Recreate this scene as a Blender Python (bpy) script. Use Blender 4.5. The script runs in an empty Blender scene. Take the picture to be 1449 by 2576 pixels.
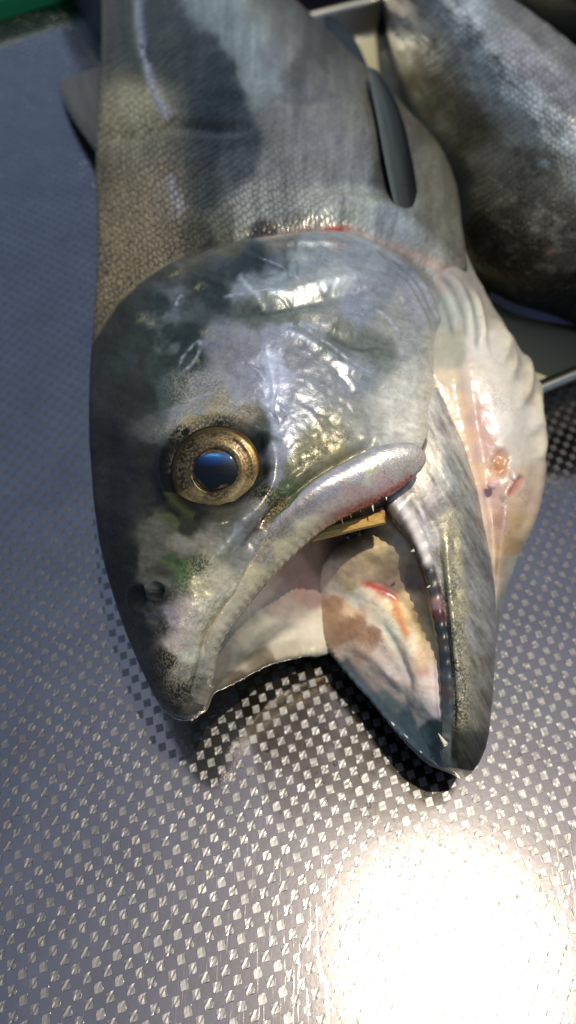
import bpy, math, random
import numpy as np
from mathutils import Vector
random.seed(7); RNG = np.random.default_rng(7)
SC = bpy.context.scene
COL = SC.collection
CM = 0.01                                   # all numbers below are centimetres

# ------------------------------------------------------------------ camera, sky, sun, exposure
PITCH = math.radians(57.5)                  # looking down by this much
CAMH = 20.0
FPX, CU, CV = 1932.0, 724.5, 1288.0         # focal length and centre in the units used to survey the photograph
cam = bpy.data.cameras.new('camera'); cam_o = bpy.data.objects.new('camera', cam); COL.objects.link(cam_o)
cam_o.location = (0, 0, CAMH*CM); cam_o.rotation_euler = (math.pi/2 - PITCH, 0, 0)
cam.sensor_fit = 'VERTICAL'; cam.sensor_height = 36.0; cam.lens = 27.0
cam.clip_start = 0.005; cam.clip_end = 50
cam.dof.use_dof = True; cam.dof.focus_distance = 0.173; cam.dof.aperture_fstop = 10.0
SC.camera = cam_o

SUN_DIR = Vector((0.205, 0.043, 1.14)).normalized()        # towards the sun (its mirror image lies in the steel, bottom right)
elev = math.asin(SUN_DIR.z); azim = math.atan2(SUN_DIR.x, SUN_DIR.y)
world = bpy.data.worlds.new('World'); SC.world = world; world.use_nodes = True
wn = world.node_tree; bg = wn.nodes['Background']
sky = wn.nodes.new('ShaderNodeTexSky'); sky.sky_type = 'NISHITA'; sky.sun_disc = False
sky.sun_elevation = elev; sky.sun_rotation = azim
wn.links.new(sky.outputs[0], bg.inputs[0]); bg.inputs[1].default_value = 0.12
sun = bpy.data.lights.new('sun', 'SUN'); sun.energy = 3.3; sun.angle = math.radians(0.5); sun.color = (1.0, 0.92, 0.76)
sun_o = bpy.data.objects.new('sun', sun); COL.objects.link(sun_o)
sun_o.rotation_euler = SUN_DIR.to_track_quat('Z', 'Y').to_euler()
SC.view_settings.view_transform = 'Standard'; SC.view_settings.look = 'None'
SC.view_settings.gamma = 1.0; SC.view_settings.use_curve_mapping = False
SC.view_settings.exposure = 0.08
SC.render.engine = 'CYCLES'
SC.cycles.max_bounces = 8; SC.cycles.transparent_max_bounces = 12
SC.cycles.caustics_reflective = False; SC.cycles.caustics_refractive = False
SC.cycles.use_denoising = True

# ------------------------------------------------------------------ helpers: survey, splines, noise
_s, _c = math.sin(PITCH), math.cos(PITCH)
def W(u, v, z):
    """A surveyed point of the photograph at height z above the table, as a place in the scene (cm)."""
    a = (u - CU)/FPX; b = -(v - CV)/FPX
    d = (a, b*_s + _c, b*_c - _s); t = (z - CAMH)/d[2]
    return np.array((d[0]*t, d[1]*t, z))
def WA(a):
    a = np.asarray(a, float); sh = a.shape[:-1]
    return np.array([W(*p) for p in a.reshape(-1, 3)]).reshape(sh + (3,))
def survey(P):
    """The inverse of W for an array of places."""
    x, y, z = P[..., 0], P[..., 1], P[..., 2] - CAMH
    f = y*_c - z*_s; b = y*_s + z*_c
    return np.stack((CU + FPX*x/f, CV - FPX*b/f), -1)
def cr(P, ns, closed=False):
    """Catmull-Rom through axis 0 of P, ns samples in each span. Returns samples and parameter."""
    P = np.asarray(P, float); n = len(P); spans = n if closed else n - 1
    if np.isscalar(ns): ns = [ns]*spans
    out, par = [], []
    for i in range(spans):
        if closed: p0, p1, p2, p3 = (P[(i+k) % n] for k in (-1, 0, 1, 2))
        else:
            p1, p2 = P[i], P[i+1]
            p0 = P[i-1] if i > 0 else 2*p1 - p2
            p3 = P[i+2] if i + 2 < n else 2*p2 - p1
        for t in np.linspace(0, 1, ns[i], endpoint=False):
            out.append(.5*((2*p1) + (p2-p0)*t + (2*p0-5*p1+4*p2-p3)*t*t + (3*p1-p0-3*p2+p3)*t**3)); par.append(i+t)
    if not closed: out.append(P[-1]); par.append(n-1)
    return np.array(out), np.array(par)
def _h(ix, iy, s):
    n = (ix.astype(np.int64)*374761393 + iy.astype(np.int64)*668265263 + s*974711) & 0x7fffffff
    n = ((n ^ (n >> 13))*1274126177) & 0x7fffffff
    return ((n ^ (n >> 16)) & 0xffff)/65535.0
def vnoise(x, y, s=0):
    ix, iy = np.floor(x), np.floor(y); fx, fy = x-ix, y-iy
    fx = fx*fx*(3-2*fx); fy = fy*fy*(3-2*fy)
    a, b = _h(ix, iy, s), _h(ix+1, iy, s); c, d = _h(ix, iy+1, s), _h(ix+1, iy+1, s)
    return (a*(1-fx)+b*fx)*(1-fy) + (c*(1-fx)+d*fx)*fy
def fbm(uv, scale, s=0, octv=4):
    r = 0; a = .5; t = 0
    for o in range(octv):
        r = r + a*vnoise(uv[..., 0]/scale*2**o, uv[..., 1]/scale*2**o, s+o*17); t += a; a *= .55
    return r/t*2-1
def srgb(h):
    h = h.lstrip('#'); c = np.array([int(h[i:i+2], 16) for i in (0, 2, 4)])/255.0
    return np.where(c <= .04045, c/12.92, ((c+.055)/1.055)**2.4)
def dist(uv, poly):
    """distance, signed side (right of travel = +), parameter 0..1 along a polyline"""
    P = np.asarray(poly, float); sh = uv.shape[:-1]; q = uv.reshape(-1, 2)
    L = np.r_[0, np.cumsum(np.linalg.norm(np.diff(P, axis=0), axis=1))]
    best = np.full(len(q), 1e9); side = np.zeros(len(q)); par = np.zeros(len(q))
    for i in range(len(P)-1):
        a, b = P[i], P[i+1]; d = b-a; l2 = d@d
        t = np.clip(((q-a)@d)/l2, 0, 1); e = q - (a + t[:, None]*d); dd = np.hypot(e[:, 0], e[:, 1])
        m = dd < best; best[m] = dd[m]
        cr_ = d[0]*e[:, 1] - d[1]*e[:, 0]
        side[m] = np.sign(cr_[m]); par[m] = ((L[i] + t*math.sqrt(l2))/L[-1])[m]
    return best.reshape(sh), side.reshape(sh), par.reshape(sh)
def smooth_poly(poly, n=6): return cr(np.asarray(poly, float), n)[0]
def ridge(uv, poly, w, taper=.15, soft=2.0):
    P = smooth_poly(poly); lo, hi = P.min(0)-3*w, P.max(0)+3*w
    out = np.zeros(uv.shape[:-1]); m = ((uv > lo) & (uv < hi)).all(-1)
    if m.any():
        d, _, t = dist(uv[m], P)
        e = np.clip(np.minimum(t, 1-t)/max(taper, 1e-4), 0, 1) if taper else 1.0
        out[m] = np.exp(-(d/w)**soft)*e
    return out
def step(uv, poly, w, fall, taper=.1):
    """1 just to the right of the line's travel, 0 on its left, decaying over `fall`"""
    d, sd, t = dist(uv, smooth_poly(poly)); x = d*sd
    e = np.clip(np.minimum(t, 1-t)/max(taper, 1e-4), 0, 1)
    k = np.clip(x/w*.5+.5, 0, 1); k = k*k*(3-2*k)
    return k*np.exp(-np.clip(x, 0, None)/fall)*e
def blob(uv, u, v, ru, rv, ang=0, p=2):
    a = math.radians(ang); x = uv[..., 0]-u; y = uv[..., 1]-v
    X = (x*math.cos(a)+y*math.sin(a))/ru; Y = (-x*math.sin(a)+y*math.cos(a))/rv
    return np.exp(-(X*X+Y*Y)**(p/2))
def paint(uv, samples, warp=14, seed=3, power=4.6):
    pts = np.array([(a, b) for a, b, *_ in samples], float); cs = np.array([srgb(c[2]) for c in samples])
    q = uv.reshape(-1, 2).copy()
    q[:, 0] += warp*fbm(uv, 60, seed).reshape(-1) + warp*.6*fbm(uv, 20, seed+5, 5).reshape(-1)
    q[:, 1] += warp*fbm(uv, 60, seed+9).reshape(-1) + warp*.6*fbm(uv, 20, seed+14, 5).reshape(-1)
    out = np.zeros((len(q), 3))
    for k in range(0, len(q), 40000):
        d2 = ((q[k:k+40000, None, :] - pts[None])**2).sum(-1) + 120.0
        w = d2**(-power/2*1.3); out[k:k+40000] = (w@cs)/w.sum(1, keepdims=True)
    return out.reshape(uv.shape[:-1] + (3,))
def mixc(col, mask, c):
    m = np.clip(mask, 0, 1)[..., None]; return col*(1-m) + srgb(c)*m

# ------------------------------------------------------------------ helpers: meshes and scene tree
def grid_faces(n, m, wrap=True, off=0):
    i = np.arange(n-1)[:, None]; j = np.arange(m if wrap else m-1)[None]
    a = i*m + j; b = i*m + (j+1) % m
    return (np.stack((a, b, b+m, a+m), -1).reshape(-1, 4) + off)
def normals(G, wrap=True):
    du = np.gradient(G, axis=0)
    if wrap: dv = np.roll(G, -1, 1) - np.roll(G, 1, 1)
    else: dv = np.gradient(G, axis=1)
    n = np.cross(dv, du); return n/np.maximum(np.linalg.norm(n, axis=-1, keepdims=True), 1e-9)
class Shell:
    """A lofted closed surface: rows of surveyed points -> dense grid with colour and gloss per vertex"""
    def __init__(self, ctrl_world, rowns, ringns, wrap=True):
        G, self.rp = cr(ctrl_world, rowns)
        H, self.kp = cr(np.swapaxes(G, 0, 1), ringns, closed=wrap)
        self.G = np.swapaxes(H, 0, 1); self.wrap = wrap
        self.uv = survey(self.G); self.N = normals(self.G, wrap)
        c = self.G.mean(axis=1, keepdims=True)
        if ((self.G-c)*self.N).sum() < 0: self.N = -self.N
        n, m = self.G.shape[:2]
        self.K = np.broadcast_to(self.kp[None], (n, m)); self.R = np.broadcast_to(self.rp[:, None], (n, m))
        self.col = np.full((n, m, 3), .3); self.met = np.zeros((n, m)); self.rgh = np.full((n, m), .4)
        self.scl = np.zeros((n, m)); self.glt = np.zeros((n, m)); self.mat = np.zeros((n, m), int)
    def push(self, h): self.G = self.G + self.N*h[..., None]
    def cap(self):
        """close both ends with one more, shrunken row"""
        for k in (0, -1):
            c = self.G[k].mean(0); row = c + (self.G[k]-c)*.02
            ex = lambda A, r: np.concatenate(((r[None], A) if k == 0 else (A, r[None])), 0)
            self.G = ex(self.G, row)
            for a in ('col', 'met', 'rgh', 'scl', 'glt', 'mat', 'uv'): v = getattr(self, a); setattr(self, a, ex(v, v[k].copy()))
    def data(self, off):
        self.cap()
        n, m = self.G.shape[:2]; F = grid_faces(n, m, self.wrap, off)
        mat = (self.mat[:-1] if self.wrap else self.mat[:-1, :-1]).reshape(-1)
        return self.G.reshape(-1, 3), F, mat
def mesh_obj(name, V, F, mats, parent=None, smooth=True, fm=None, attrs=None):
    me = bpy.data.meshes.new(name)
    V = np.asarray(V, float)*CM
    if isinstance(F, np.ndarray):
        me.vertices.add(len(V)); me.vertices.foreach_set('co', V.astype(np.float32).ravel())
        k = F.shape[1]; me.loops.add(F.size); me.loops.foreach_set('vertex_index', F.astype(np.int32).ravel())
        me.polygons.add(len(F)); me.polygons.foreach_set('loop_start', np.arange(0, F.size, k, dtype=np.int32))
        me.polygons.foreach_set('loop_total', np.full(len(F), k, np.int32))
        me.update(calc_edges=True); me.validate()
    else: me.from_pydata(V.tolist(), [], F)
    for m in (mats if isinstance(mats, (list, tuple)) else [mats]): me.materials.append(m)
    if fm is not None and len(fm) == len(me.polygons): me.polygons.foreach_set('material_index', np.asarray(fm, np.int32))
    me.polygons.foreach_set('use_smooth', np.full(len(me.polygons), smooth))
    for k, a in (attrs or {}).items():
        a = np.asarray(a, np.float32)
        if a.ndim == 2 and a.shape[1] == 3:
            if k == 'Col':
                t = me.attributes.new(k, 'FLOAT_COLOR', 'POINT'); t.data.foreach_set('color', np.c_[a, np.ones(len(a))].astype(np.float32).ravel())
            else:
                t = me.attributes.new(k, 'FLOAT_VECTOR', 'POINT'); t.data.foreach_set('vector', a.ravel())
        else:
            t = me.attributes.new(k, 'FLOAT', 'POINT'); t.data.foreach_set('value', a.ravel())
    o = bpy.data.objects.new(name, me); COL.objects.link(o)
    if parent is not None: o.parent = parent; o.matrix_parent_inverse = parent.matrix_world.inverted()
    return o
def shells_obj(name, shells, mats, parent=None):
    V, F, M, C = [], [], [], {k: [] for k in ('Col', 'met', 'rgh', 'scl', 'glt', 'srv')}; off = 0
    for s in shells:
        v, f, m = s.data(off); V.append(v); F.append(f); M.append(m); off += len(v)
        C['Col'].append(s.col.reshape(-1, 3)); C['srv'].append(np.c_[s.uv.reshape(-1, 2)/100.0, np.zeros(len(v))])
        for k in ('met', 'rgh', 'scl', 'glt'): C[k].append(getattr(s, k).reshape(-1))
    return mesh_obj(name, np.concatenate(V), np.concatenate(F), mats, parent, True, np.concatenate(M), {k: np.concatenate(a) for k, a in C.items()})
def tag(o, label=None, cat=None, group=None, kind=None):
    for k, v in (('label', label), ('category', cat), ('group', group), ('kind', kind)):
        if v: o[k] = v
    return o
def empty(name, p):
    o = bpy.data.objects.new(name, None); COL.objects.link(o); o.location = Vector(p)*CM; o.empty_display_size = .01
    bpy.context.view_layer.update(); return o

# ------------------------------------------------------------------ materials
class NT:
    def __init__(self, name):
        self.m = bpy.data.materials.new(name); self.m.use_nodes = True
        self.t = self.m.node_tree; self.b = self.t.nodes['Principled BSDF']; self.out = self.t.nodes['Material Output']
    def n(self, kind, props=None, **inp):
        x = self.t.nodes.new(kind)
        for k, v in (props or {}).items(): setattr(x, k, v)
        for k, v in inp.items(): self.set(x, k, v)
        return x
    def set(self, x, k, v):
        s = x.inputs[int(k[1:])] if k[0] == '_' and k[1:].isdigit() else x.inputs[k.replace('_', ' ')]
        if isinstance(v, bpy.types.NodeSocket): self.t.links.new(v, s)
        else: s.default_value = v
    def P(self, **kw):
        for k, v in kw.items(): self.set(self.b, k, v)
    def math(self, op, a, b=0.0, clamp=False):
        x = self.n('ShaderNodeMath', {'operation': op, 'use_clamp': clamp}, _0=a, _1=b); return x.outputs[0]
    def mix(self, f, a, b, mode='MIX'):
        x = self.n('ShaderNodeMix', {'data_type': 'RGBA', 'blend_type': mode}); self.set(x, '_0', f)
        for i, v in ((6, a), (7, b)):
            if isinstance(v, bpy.types.NodeSocket): self.t.links.new(v, x.inputs[i])
            else: x.inputs[i].default_value = v
        return x.outputs[2]
    def attr(self, name, out='Fac'): return self.n('ShaderNodeAttribute', {'attribute_name': name}).outputs[out]
    def noise(self, vec, scale, detail=4, rough=.55):
        return self.n('ShaderNodeTexNoise', None, Vector=vec, Scale=scale, Detail=detail, Roughness=rough).outputs['Fac']
    def ramp(self, f, a, b):
        return self.n('ShaderNodeMapRange', {'clamp': True}, Value=f, From_Min=a, From_Max=b).outputs[0]
    def bump(self, h, strength, dist_cm, normal=None):
        x = self.n('ShaderNodeBump', None, Height=h, Strength=strength, Distance=dist_cm*CM)
        if normal is not None: self.set(x, 'Normal', normal)
        return x.outputs[0]
def rgba(h, a=1): return (*srgb(h), a)

def skin_material(name, scale_px=.13, bumpk=1.0):
    t = NT(name); srv = t.attr('srv', 'Vector'); col = t.attr('Col', 'Color'); obj = t.n('ShaderNodeTexCoord').outputs['Object']
    # scales: slightly irregular cells in oblique rows
    mp = t.n('ShaderNodeMapping', None, Vector=srv); mp.inputs['Rotation'].default_value = (0, 0, math.radians(32)); mp.inputs['Scale'].default_value = (1/scale_px, .82/scale_px, 1)
    wn_ = t.n('ShaderNodeTexNoise', None, Vector=srv, Scale=2.2, Detail=3.0)
    wv = t.n('ShaderNodeVectorMath', {'operation': 'SCALE'}, _0=wn_.outputs['Color'], Scale=2.4)
    sx = t.n('ShaderNodeSeparateXYZ', None, Vector=t.n('ShaderNodeVectorMath', {'operation': 'ADD'}, _0=mp.outputs[0], _1=wv.outputs[0]).outputs[0])
    row = t.math('FLOOR', sx.outputs[1]); fx = t.math('SUBTRACT', t.math('FRACT', t.math('ADD', sx.outputs[0], t.math('MULTIPLY', t.math('PINGPONG', row, 1.0), .5))), .5); fy = t.math('SUBTRACT', t.math('FRACT', sx.outputs[1]), .42)
    dd = t.math('SQRT', t.math('ADD', t.math('MULTIPLY', fx, fx), t.math('MULTIPLY', fy, fy)))
    scl = t.attr('scl'); cell = t.ramp(dd, .26, .56)
    glt = t.attr('glt')
    # fine pigment mottling and melanophore dots
    n1 = t.noise(obj, 900, 5, .7); n2 = t.noise(obj, 3200, 3, .6)
    c1 = t.mix(t.math('MULTIPLY', t.ramp(n1, .42, .75), .45), col, t.mix(1.0, col, (.42, .42, .43, 1), 'MULTIPLY'))
    c1 = t.mix(t.math('MULTIPLY', t.ramp(n2, .5, .8), .35), c1, t.mix(1.0, c1, (1.5, 1.45, 1.35, 1), 'MULTIPLY'))
    dots = t.n('ShaderNodeTexVoronoi', {'feature': 'F1'}, Vector=obj, Scale=2100.0)
    dm = t.math('MULTIPLY', t.math('LESS_THAN', dots.outputs['Distance'], .26), t.ramp(t.noise(obj, 160, 2), .5, .62))
    c1 = t.mix(t.math('MULTIPLY', dm, .55), c1, t.mix(1.0, c1, (.25, .25, .25, 1), 'MULTIPLY'))
    cs = t.mix(t.math('MULTIPLY', cell, t.math('MULTIPLY', scl, .95)), t.mix(scl, c1, t.mix(1.0, c1, (1.5, 1.5, 1.5, 1), 'MULTIPLY')), t.mix(1.0, c1, (.16, .17, .19, 1), 'MULTIPLY'))
    # golden and pearly flakes under the skin
    fl = t.n('ShaderNodeTexVoronoi', {'feature': 'F1'}, Vector=obj, Scale=2600.0)
    fr = t.n('ShaderNodeSeparateColor', None, Color=fl.outputs['Color'])
    flake = t.math('MULTIPLY', t.math('GREATER_THAN', fr.outputs[0], .55), glt)
    fcol = t.mix(fr.outputs[1], (.55, .42, .16, 1), (.62, .55, .42, 1))
    cs = t.mix(t.math('MULTIPLY', flake, .75), cs, fcol)
    t.P(Base_Color=cs, Metallic=t.math('MAXIMUM', t.attr('met'), t.math('MULTIPLY', flake, .8)), IOR=1.4,
        Coat_Weight=t.n('ShaderNodeMapRange', None, Value=t.n('ShaderNodeRGBToBW', None, Color=col).outputs[0], From_Min=.015, From_Max=.25, To_Min=.14, To_Max=.5).outputs[0], Coat_Roughness=.09, Coat_IOR=1.36)
    t.P(Specular_IOR_Level=t.n('ShaderNodeMapRange', None, Value=t.n('ShaderNodeRGBToBW', None, Color=col).outputs[0], From_Min=.015, From_Max=.2, To_Min=.12, To_Max=.42).outputs[0])
    t.P(Roughness=t.math('ADD', t.attr('rgh'), t.math('MULTIPLY', t.math('SUBTRACT', n1, .5), .25)))
    h = t.math('ADD', t.math('MULTIPLY', n1, .35), t.math('MULTIPLY', t.math('MULTIPLY', cell, scl), -1.2))
    b1 = t.bump(h, .55*bumpk, .05)
    b2 = t.bump(t.math('MULTIPLY', fr.outputs[2], glt), .5, .02, b1)
    t.P(Normal=b2)
    cb = t.bump(t.math('ADD', t.noise(obj, 330, 4), t.math('MULTIPLY', t.math('MULTIPLY', cell, scl), -.8)), .42, .06)
    t.P(Coat_Normal=cb)
    return t.m
def flesh_material(name):
    t = NT(name); col = t.attr('Col', 'Color'); obj = t.n('ShaderNodeTexCoord').outputs['Object']
    n1 = t.noise(obj, 500, 5, .65); n2 = t.noise(obj, 2600, 3, .6)
    c = t.mix(t.math('MULTIPLY', t.ramp(n1, .45, .72), .16), col, t.mix(1.0, col, (.6, .5, .44, 1), 'MULTIPLY'))
    dots = t.n('ShaderNodeTexVoronoi', {'feature': 'F1'}, Vector=obj, Scale=2300.0)
    dm = t.math('MULTIPLY', t.math('LESS_THAN', dots.outputs['Distance'], .3), t.math('MULTIPLY', t.attr('glt'), t.ramp(t.noise(obj, 220, 3), .42, .6)))
    c = t.mix(t.math('MULTIPLY', dm, .75), c, (.04, .035, .03, 1))
    t.P(Base_Color=c, Roughness=t.attr('rgh'), Metallic=t.attr('met'), Coat_Weight=.4, Coat_Roughness=.2, Subsurface_Weight=.25, Subsurface_Scale=.0016, IOR=1.4)
    t.b.inputs['Subsurface Radius'].default_value = (1.0, .45, .25)
    t.P(Normal=t.bump(t.math('ADD', n1, t.math('MULTIPLY', n2, .3)), .16, .03))
    return t.m
SKIN = skin_material('fish_skin'); FLESH = flesh_material('mouth_flesh')

def simple(name, color, rough=.4, metal=0, coat=0, noise=None, bump=None, spec=None):
    t = NT(name); obj = t.n('ShaderNodeTexCoord').outputs['Object']
    c = rgba(color) if isinstance(color, str) else color
    if noise:
        n = t.noise(obj, noise[0], 4); c = t.mix(t.math('MULTIPLY', t.ramp(n, .35, .7), noise[1]), c, rgba(noise[2]))
    t.P(Base_Color=c, Roughness=rough, Metallic=metal, Coat_Weight=coat, Coat_Roughness=.08)
    if bump: t.P(Normal=t.bump(t.noise(obj, bump[0], 4), bump[1], bump[2]))
    return t.m

def steel_material(name, rough, col=(.52, .51, .49, 1), wear=.12, scratch=True):
    t = NT(name); obj = t.n('ShaderNodeTexCoord').outputs['Object']
    n1 = t.noise(obj, 60, 4, .6); n2 = t.noise(obj, 900, 4, .65)
    t.P(Base_Color=t.mix(t.ramp(n1, .3, .7), col, tuple(.8*x for x in col[:3]) + (1,)), Metallic=1.0)
    t.P(Roughness=t.math('ADD', rough - wear/2, t.math('MULTIPLY', t.math('ADD', t.math('MULTIPLY', n1, .5), t.math('MULTIPLY', n2, .5)), wear)))
    h = t.math('ADD', n2, t.math('MULTIPLY', n1, .6))
    if scratch:
        w = t.n('ShaderNodeMapping', None, Vector=obj); w.inputs['Rotation'].default_value = (0, 0, math.radians(-12)); w.inputs['Scale'].default_value = (60, 2.2, 1)
        sc = t.noise(w.outputs[0], 22, 3, .7); h = t.math('ADD', h, t.math('MULTIPLY', t.ramp(sc, .60, .68), .5))
    t.P(Normal=t.bump(h, .10, .010))
    return t.m

# ------------------------------------------------------------------ the setting: embossed steel table
STEEL = steel_material('steel_sheet', .115, (.36, .325, .30, 1), .06)
STUD = steel_material('steel_stud_worn', .37, (.135, .13, .126, 1), .18, False)
_sb = STUD.node_tree.nodes['Principled BSDF']; _sb.inputs['Coat Weight'].default_value = .8; _sb.inputs['Coat Roughness'].default_value = .16
nx, ny = 60, 60
gx, gy = np.meshgrid(np.linspace(-45, 45, nx), np.linspace(-14, 85, ny))
table = mesh_obj('table', np.stack((gx, gy, np.zeros_like(gx)), -1).reshape(-1, 3), grid_faces(ny, nx, False), STEEL)
tag(table, 'embossed stainless steel table top with small raised squares', 'table', kind='structure')
LA, LC = np.array((.447, .136)), np.array((.112, -.492)); ORG = W(110*.2778, (3240+1145/2.415)*.6708, 0)[:2]
def stud_mesh(seed, n=6):
    r = np.random.default_rng(seed); a = LA/np.linalg.norm(LA); c = LC/np.linalg.norm(LC)
    t = np.array((-1, -.93, -.3, .3, .93, 1)); V = []
    for j in t:
        for i in t:
            e = max(abs(i), abs(j))
            x = i*.098 + r.normal(0, .004); y = j*.108 + r.normal(0, .004)
            z = .0 if e > .99 else .009 + r.normal(0, .0015)
            if e > .99: x *= .99; y *= .99; z = -.003
            p = x*a + y*c; V.append((p[0], p[1], z))
    return np.array(V), grid_faces(n, n, False)[:, ::-1]
SV = [stud_mesh(k) for k in range(8)]
cand = []
for i in range(-90, 90):
    for j in range(-130, 40):
        for h in (0, .5):
            p = ORG + (i+h)*LA + (j+h)*LC
            if -20 < p[0] < 20 and -5 < p[1] < 44: cand.append(p)
cand = np.array(cand); cu = survey(np.c_[cand, np.zeros(len(cand))])
near = (cu[:, 0] > -900) & (cu[:, 0] < 2350) & (cu[:, 1] < 3500); cand, cu = cand[near], cu[near]
inview = (cu[:, 0] > -30) & (cu[:, 0] < 1480) & (cu[:, 1] < 2610)
order = np.argsort(-cu[:, 1] + 1e5*(~inview))
head_zone = (cu[:, 0] > 300) & (cu[:, 0] < 1300) & (cu[:, 1] < 1500)
cand = cand[order]; head_zone = head_zone[order]
smes = []
for k, (v, f) in enumerate(SV):
    o = mesh_obj('stud', v, f, STUD, table, False); smes.append(o.data); bpy.data.objects.remove(o)
for k in range(300):
    o = bpy.data.objects.new('stud', smes[k % 8]); COL.objects.link(o); o.parent = table
    o.location = (cand[k, 0]*CM, cand[k, 1]*CM, 0); o.rotation_euler.z = math.pi*(k % 2) + random.gauss(0, .03)
V, F, off = [], [], 0
for k in range(300, len(cand)):
    if head_zone[k]: continue
    v, f = SV[RNG.integers(8)]
    sgn = -1 if RNG.random() < .5 else 1
    v = v*(sgn, sgn, 1) + (cand[k, 0], cand[k, 1], 0)
    V.append(v); F.append(f+off); off += len(v)
rest = mesh_obj('stud_field', np.concatenate(V), np.concatenate(F), STUD, table, False); tag(rest, kind='stuff')

# ------------------------------------------------------------------ the fish: trunk, head and upper jaw
TT = np.array([0, .07, .22, .42, .62, .82, 1.0])
rows = [  # left (back) edge, middle, right edge, heights across
 ((464,1812), (478,1810), (494,1803), (2.95,3.0,3.05,3.1,3.1,3.1,3.05)),
 ((425,1797), (470,1792), (512,1778), (2.9,3.15,3.4,3.55,3.55,3.45,3.2)),
 ((385,1745), (455,1738), (530,1705), (2.9,3.3,3.7,3.95,4.0,3.9,3.6)),
 ((330,1625), (440,1622), (556,1600), (3.0,3.5,4.1,4.5,4.6,4.45,4.1)),
 ((295,1530), (460,1530), (640,1497), (3.1,3.7,4.5,5.0,5.1,4.9,4.5)),
 ((262,1415), (480,1420), (740,1388), (3.2,3.9,4.8,5.45,5.6,5.3,4.9)),
 ((243,1310), (520,1320), (850,1303), (3.3,4.1,5.1,5.8,6.0,5.7,5.2)),
 ((233,1210), (570,1210), (985,1237), (3.4,4.2,5.3,6.1,6.3,6.1,5.6)),
 ((226,1090), (600,1080), (1052,1140), (3.5,4.3,5.5,6.3,6.55,6.3,5.8)),
 ((228,950), (620,930), (1096,1000), (3.6,4.4,5.6,6.5,6.75,6.4,5.05)),
 ((238,800), (640,760), (1112,870), (3.6,4.4,5.6,6.6,6.9,6.5,5.0)),
 ((245,680), (660,610), (1135,765), (3.6,4.4,5.6,6.6,6.9,6.4,4.8)),
 ((245,540), (680,470), (1165,620), (3.6,4.4,5.5,6.4,6.7,5.9,3.6)),
 ((243,400), (660,340), (1125,400), (3.5,4.3,5.4,6.3,6.5,5.6,3.2)),
 ((252,250), (620,210), (1000,250), (3.5,4.2,5.3,6.1,6.2,5.3,3.2)),
 ((256,100), (560,70), (850,100), (3.4,4.1,5.1,5.9,6.0,5.0,3.0)),
 ((257,-60), (500,-80), (690,-60), (3.3,4.0,4.9,5.6,5.6,4.7,2.8)),
 ((265,-250), (430,-260), (570,-250), (3.0,3.5,4.2,4.6,4.6,4.0,2.6)),
 ((300,-400), (400,-405), (480,-400), (2.4,2.7,3.0,3.2,3.2,3.0,2.3))]
palate = {1: ((515,1782,3.05),(516,1784,2.9),(517,1786,2.75)), 2: ((535,1716,3.2),(540,1730,2.8),(545,1743,2.4)),
 3: ((565,1640,3.3),(585,1685,2.3),(605,1706,1.8)), 4: ((640,1545,3.4),(660,1620,2.0),(680,1666,1.3)),
 5: ((730,1440,3.5),(745,1560,1.7),(752,1650,1.0)), 6: ((830,1365,3.6),(825,1500,1.5),(832,1632,.7)),
 7: ((960,1300,3.8),(900,1390,1.6),(880,1480,.5)), 8: ((1030,1210,4.0),(960,1280,1.7),(920,1350,.4))}
zbot = {0: 2.8, 1: 2.4, 2: 1.9, 3: 1.3, 4: .9, 5: .5, 6: .3}
ctrl = []
for i, (L, m, R, zs) in enumerate(rows):
    L, m, R = map(np.array, (L, m, R)); b = 2*m - (L+R)/2
    ring = [W(*((1-t)**2*L + 2*t*(1-t)*b + t*t*R), z) for t, z in zip(TT, zs)]
    Lw, Rw = ring[0], ring[-1]; zb = zbot.get(i, .15)
    if i in palate:
        ring += [W(*p) for p in palate[i]]; Q = ring[-1]
        p = .45*Q + .55*Lw; ring.append(np.array((p[0], p[1], zb)))
    else:
        d = Lw - Rw
        ring += [np.array((*(Rw+.06*d)[:2], Rw[2]*.5 + zb*.5)), np.array((*(Rw+.28*d)[:2], zb+.1)), np.array((*(Rw+.5*d)[:2], zb)), np.array((*(Rw+.72*d)[:2], zb+.1))]
    p = Lw + .10*(Rw-Lw); ring.append(np.array((p[0], p[1], .45*Lw[2] + .55*zb)))
    ctrl.append(ring)
M = Shell(np.array(ctrl), [14,20,32,34,34,34,34,34,38,40,40,40,40,36,34,28,16,10], [18,40,58,58,58,56,24,36,26,8,8,10])
uv, K = M.uv, M.K
top = (K <= 6.0); roof = (K > 6.0) & (K < 9.1); roofrow = (M.R < 8.3)
gill_edge = [(250,838),(300,765),(380,692),(480,636),(600,606),(730,588),(850,586),(960,620),(1050,684),(1110,765),(1138,860)]
OUT = dist(uv, smooth_poly(gill_edge)); behind = (OUT[1] < 0) & (uv[..., 1] < 900)     # travelling rightwards: above the line = the trunk
h = np.zeros_like(K); rad_eye = np.hypot(uv[..., 0]-548, uv[..., 1]-1182)
h += .09*step(uv, [(470,645)]+gill_edge[4:-1], 15, 120, .2)                                               # gill cover stands proud of the trunk
h -= .10*ridge(uv, [(420,672),(600,596),(760,574),(880,572),(1000,622),(1090,690),(1150,770)], 12)
h += .16*ridge(uv, [(735,562),(800,525),(880,512),(970,530),(1050,580),(1130,650),(1190,720)], 26, .1)   # shoulder girdle
h += .09*ridge(uv, [(560,762),(680,745),(800,712),(900,698),(985,722),(1045,775),(1085,835)], 17)          # preopercular ridges
h -= .07*ridge(uv, [(580,795),(700,778),(800,760),(860,742),(930,735)], 13)
h -= .06*ridge(uv, [(760,800),(850,850),(930,860),(1000,850)], 22)
h += .05*ridge(uv, [(700,815),(800,870),(880,930),(950,960)], 12)
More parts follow.
